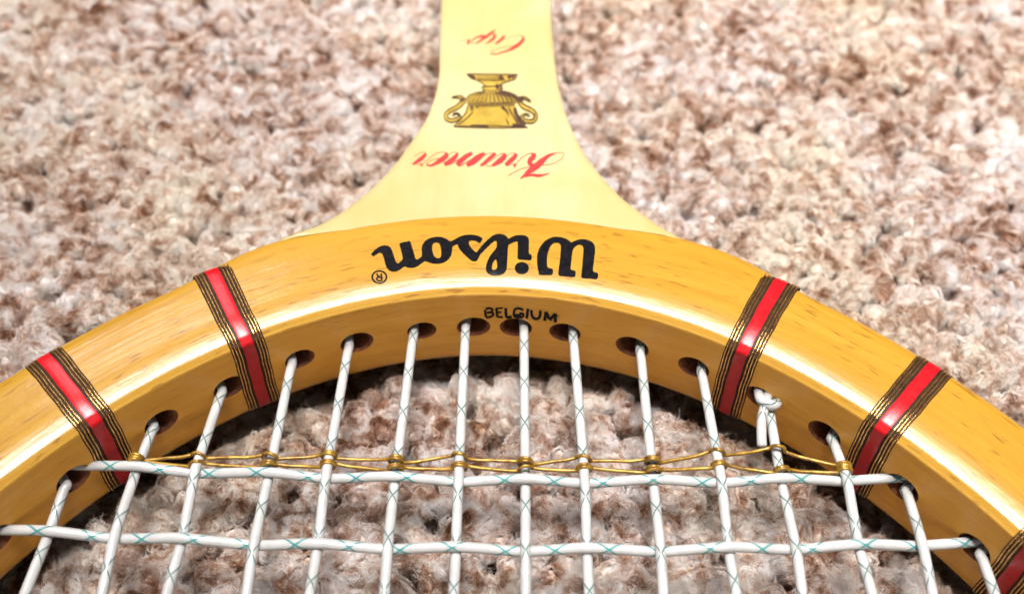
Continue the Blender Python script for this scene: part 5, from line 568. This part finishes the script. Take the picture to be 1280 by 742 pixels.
# tie-off knot with its cut tail, at a hole on the right
kx, ky = 44.6, main_end(44.6)
kp = [(kx - .7, ky + 3.5, .3), (kx - 1.35, ky + .9, .9), (kx - 1.3, ky - .9, 1.4), (kx - .2, ky - 2.0, 1.75), (kx + 1.0, ky - 1.5, 1.3), (kx + 1.4, ky + .3, .5), (kx + .9, ky + 3.5, -.2)]
kt = [(kx + .6, ky + 4, .9), (kx + .2, ky + 1.0, 1.3), (kx - .75, ky - 1.6, 1.15), (kx - 1.5, ky - 3.8, .5), (kx - 1.75, ky - 6.0, -.2), (kx - 1.8, ky - 8.0, -1.0)]
knot = part('string_knot', tubes_mesh('string_knot', [tube(smooth_path(kp, 8), .86, 14)], M_STRING), racket, 'knotted string loop filling its hole')
part('string_tail', tubes_mesh('string_tail', [tube(smooth_path(kt, 8), .80, 14)], M_STRING), knot, 'short cut string tail')

# golden trebling cord laced across the main strings
TA = [(-53.5, 85.6), (-45.4, 86.15), (-34.76, 86.3), (-25.27, 86.6), (-14.44, 85.95), (-4.83, 86.75), (5.11, 85.85), (14.42, 86.6), (24.97, 86.45), (35.6, 88.1), (44.7, 88.9), (54.3, 85.9)]
TB = [(-53.4, 85.0), (-45.1, 84.7), (-34.5, 84.75), (-25.1, 85.0), (-14.33, 84.5), (-4.75, 84.9), (5.11, 84.65), (14.36, 84.9), (24.83, 84.7), (35.4, 85.8), (44.5, 85.0), (54.4, 85.2)]
def lace(pts, up, ph):
    P = []; rw = SR + .27
    for i, (x, y) in enumerate(pts):
        X = MX[3 + i]; zc = .35
        s = 1 if up else -1
        # one and a quarter turns round the main string
        n = 15; tn = 1.5 if rng.random() < .6 else .5
        for k in range(n):
            a = pi - (k / (n - 1)) * 2 * pi * tn
            P.append((X + rw * cos(a), y + s * (.42 - .84 * k / (n - 1)) * .75 + .05 * sin(k + i + ph), zc + rw * sin(a)))
        if i < len(pts) - 1:
            x2, y2 = pts[i + 1]; X2 = MX[4 + i]
            for f in (.25, .5, .75): P.append((X + rw + (X2 - X - 2 * rw) * f, y - s * .25 + (y2 + s * .25 - y + s * .25) * f + .06 * sin(5 * f + i + ph), zc - .25 + .12 * sin(3 * f + i)))
    return smooth_path(P, 3)
part('trebling_cord', tubes_mesh('trebling_cord', [tube(lace(TA, True, 0), 0.30, 8)], M_CORD), racket)
part('trebling_cord', tubes_mesh('trebling_cord', [tube(lace(TB, False, 2), 0.30, 8)], M_CORD), racket)

# ------------------------------------------------------------------ printing on the racket
def chaikin(P, n=2):
    P = np.array(P, float)
    for _ in range(n):
        Q = np.roll(P, -1, 0); P = np.stack([P * .8 + Q * .2, P * .2 + Q * .8], 1).reshape(-1, 2)
    return P
def area2(P): x, y = np.array(P).T; return .5 * np.sum(x * np.roll(y, -1) - y * np.roll(x, -1))
def fill_mesh(name, shapes, zf, mt, lift, grid=.8):
    V = []; Fc = []
    for loops in shapes:
        loops = [chaikin(l, 2) for l in loops]
        pts = []; faces = []
        for li, l in enumerate(loops):
            if (area2(l) > 0) != (li == 0): l = l[::-1]
            o = len(pts); pts += [Vector(q) for q in l]; faces.append(list(range(o, o + len(l))))
        lo = np.min(loops[0], 0); hi = np.max(loops[0], 0)
        extra = [Vector((x, y)) for x in np.arange(lo[0] + .3, hi[0], grid) for y in np.arange(lo[1] + .3, hi[1], grid)]
        allp = pts + extra
        edges = [(f[k], f[(k + 1) % len(f)]) for f in faces for k in range(len(f))]
        vv, _, ff, _, _, _ = geometry.delaunay_2d_cdt(allp, edges, [], 0, 1e-5)
        arr = np.array([tuple(q) for q in vv])
        def inside(q):
            c = False
            for l in loops:
                x0, y0 = l[:, 0], l[:, 1]; x1, y1 = np.roll(x0, -1), np.roll(y0, -1)
                k = ((y0 > q[1]) != (y1 > q[1])); xi = x0 + (q[1] - y0) * (x1 - x0) / np.where(y1 == y0, 1e-12, y1 - y0)
                c ^= bool(np.sum(k & (q[0] < xi)) % 2)
            return c
        o = len(V); V += [(q[0], q[1], zf(q) + lift) for q in arr]
        for f in ff:
            if inside(arr[list(f)].mean(0)): Fc.append(tuple(o + i for i in f))
    return mesh_from(name, V, Fc, mt)
def ribbon_mesh(name, rib, pos, mt, lift, step=.004):
    V = []; Fc = []
    for i, (a, b) in enumerate(rib):
        o = len(V); n = len(a)
        for q in a: V.append(pos(q, lift + i * step))
        for q in b: V.append(pos(q, lift + i * step))
        Fc += [(o + k, o + k + 1, o + n + k + 1, o + n + k) for k in range(n - 1)]
    me = mesh_from(name, V, Fc, mt)
    return me
bowz = lambda q: ztop(rtop(q)); flatz = lambda q: ZF + .05
onflat = lambda q, l: (q[0], q[1], ZF + .05 + l)
onbow = lambda q, l: (q[0], q[1], bowz(q) + l)
onwall = lambda q, l: bow_point(q[0], -l, q[1])
part('printed_lettering', fill_mesh('printed_lettering', WORD, bowz, M_INK, .03), racket, 'bold black upside-down wordmark on the bow')
part('registered_mark', ribbon_mesh('registered_mark', RMARK, onbow, M_INK, .03), racket)
part('stamped_lettering', ribbon_mesh('stamped_lettering', BELG, onwall, M_STAMP, .03), racket, 'small smudged black stamp on the inner face')
def wide(rib): return [k for k in rib if max(math.dist(a, b) for a, b in zip(*k)) > .42]
def thin(rib): return [k for k in rib if max(math.dist(a, b) for a, b in zip(*k)) <= .42]
for nm, rib, lb in (('red_script', KRAMER, 'red script word below the trophy print'), ('red_script', CUP, 'red script word above the trophy print')):
    o = part(nm, ribbon_mesh(nm, wide(rib), onflat, M_REDINK, .05), shaft_o, lb)
    if thin(rib): part('hairline_stroke', ribbon_mesh('hairline_stroke', thin(rib), onflat, M_BROWNINK, .02, .001), o)
emb = part('trophy_print', fill_mesh('trophy_print', [TROPHY_FILL], flatz, M_GOLDINK, .02, 3), shaft_o, 'olive gold trophy cup printed upside down')
part('trophy_handle', ribbon_mesh('trophy_handle', TROPHY_RIBBON, onflat, M_GOLDINK, .03), emb)
part('trophy_linework', ribbon_mesh('trophy_linework', TROPHY_LINE, onflat, M_DARKINK, .06, .002), emb)
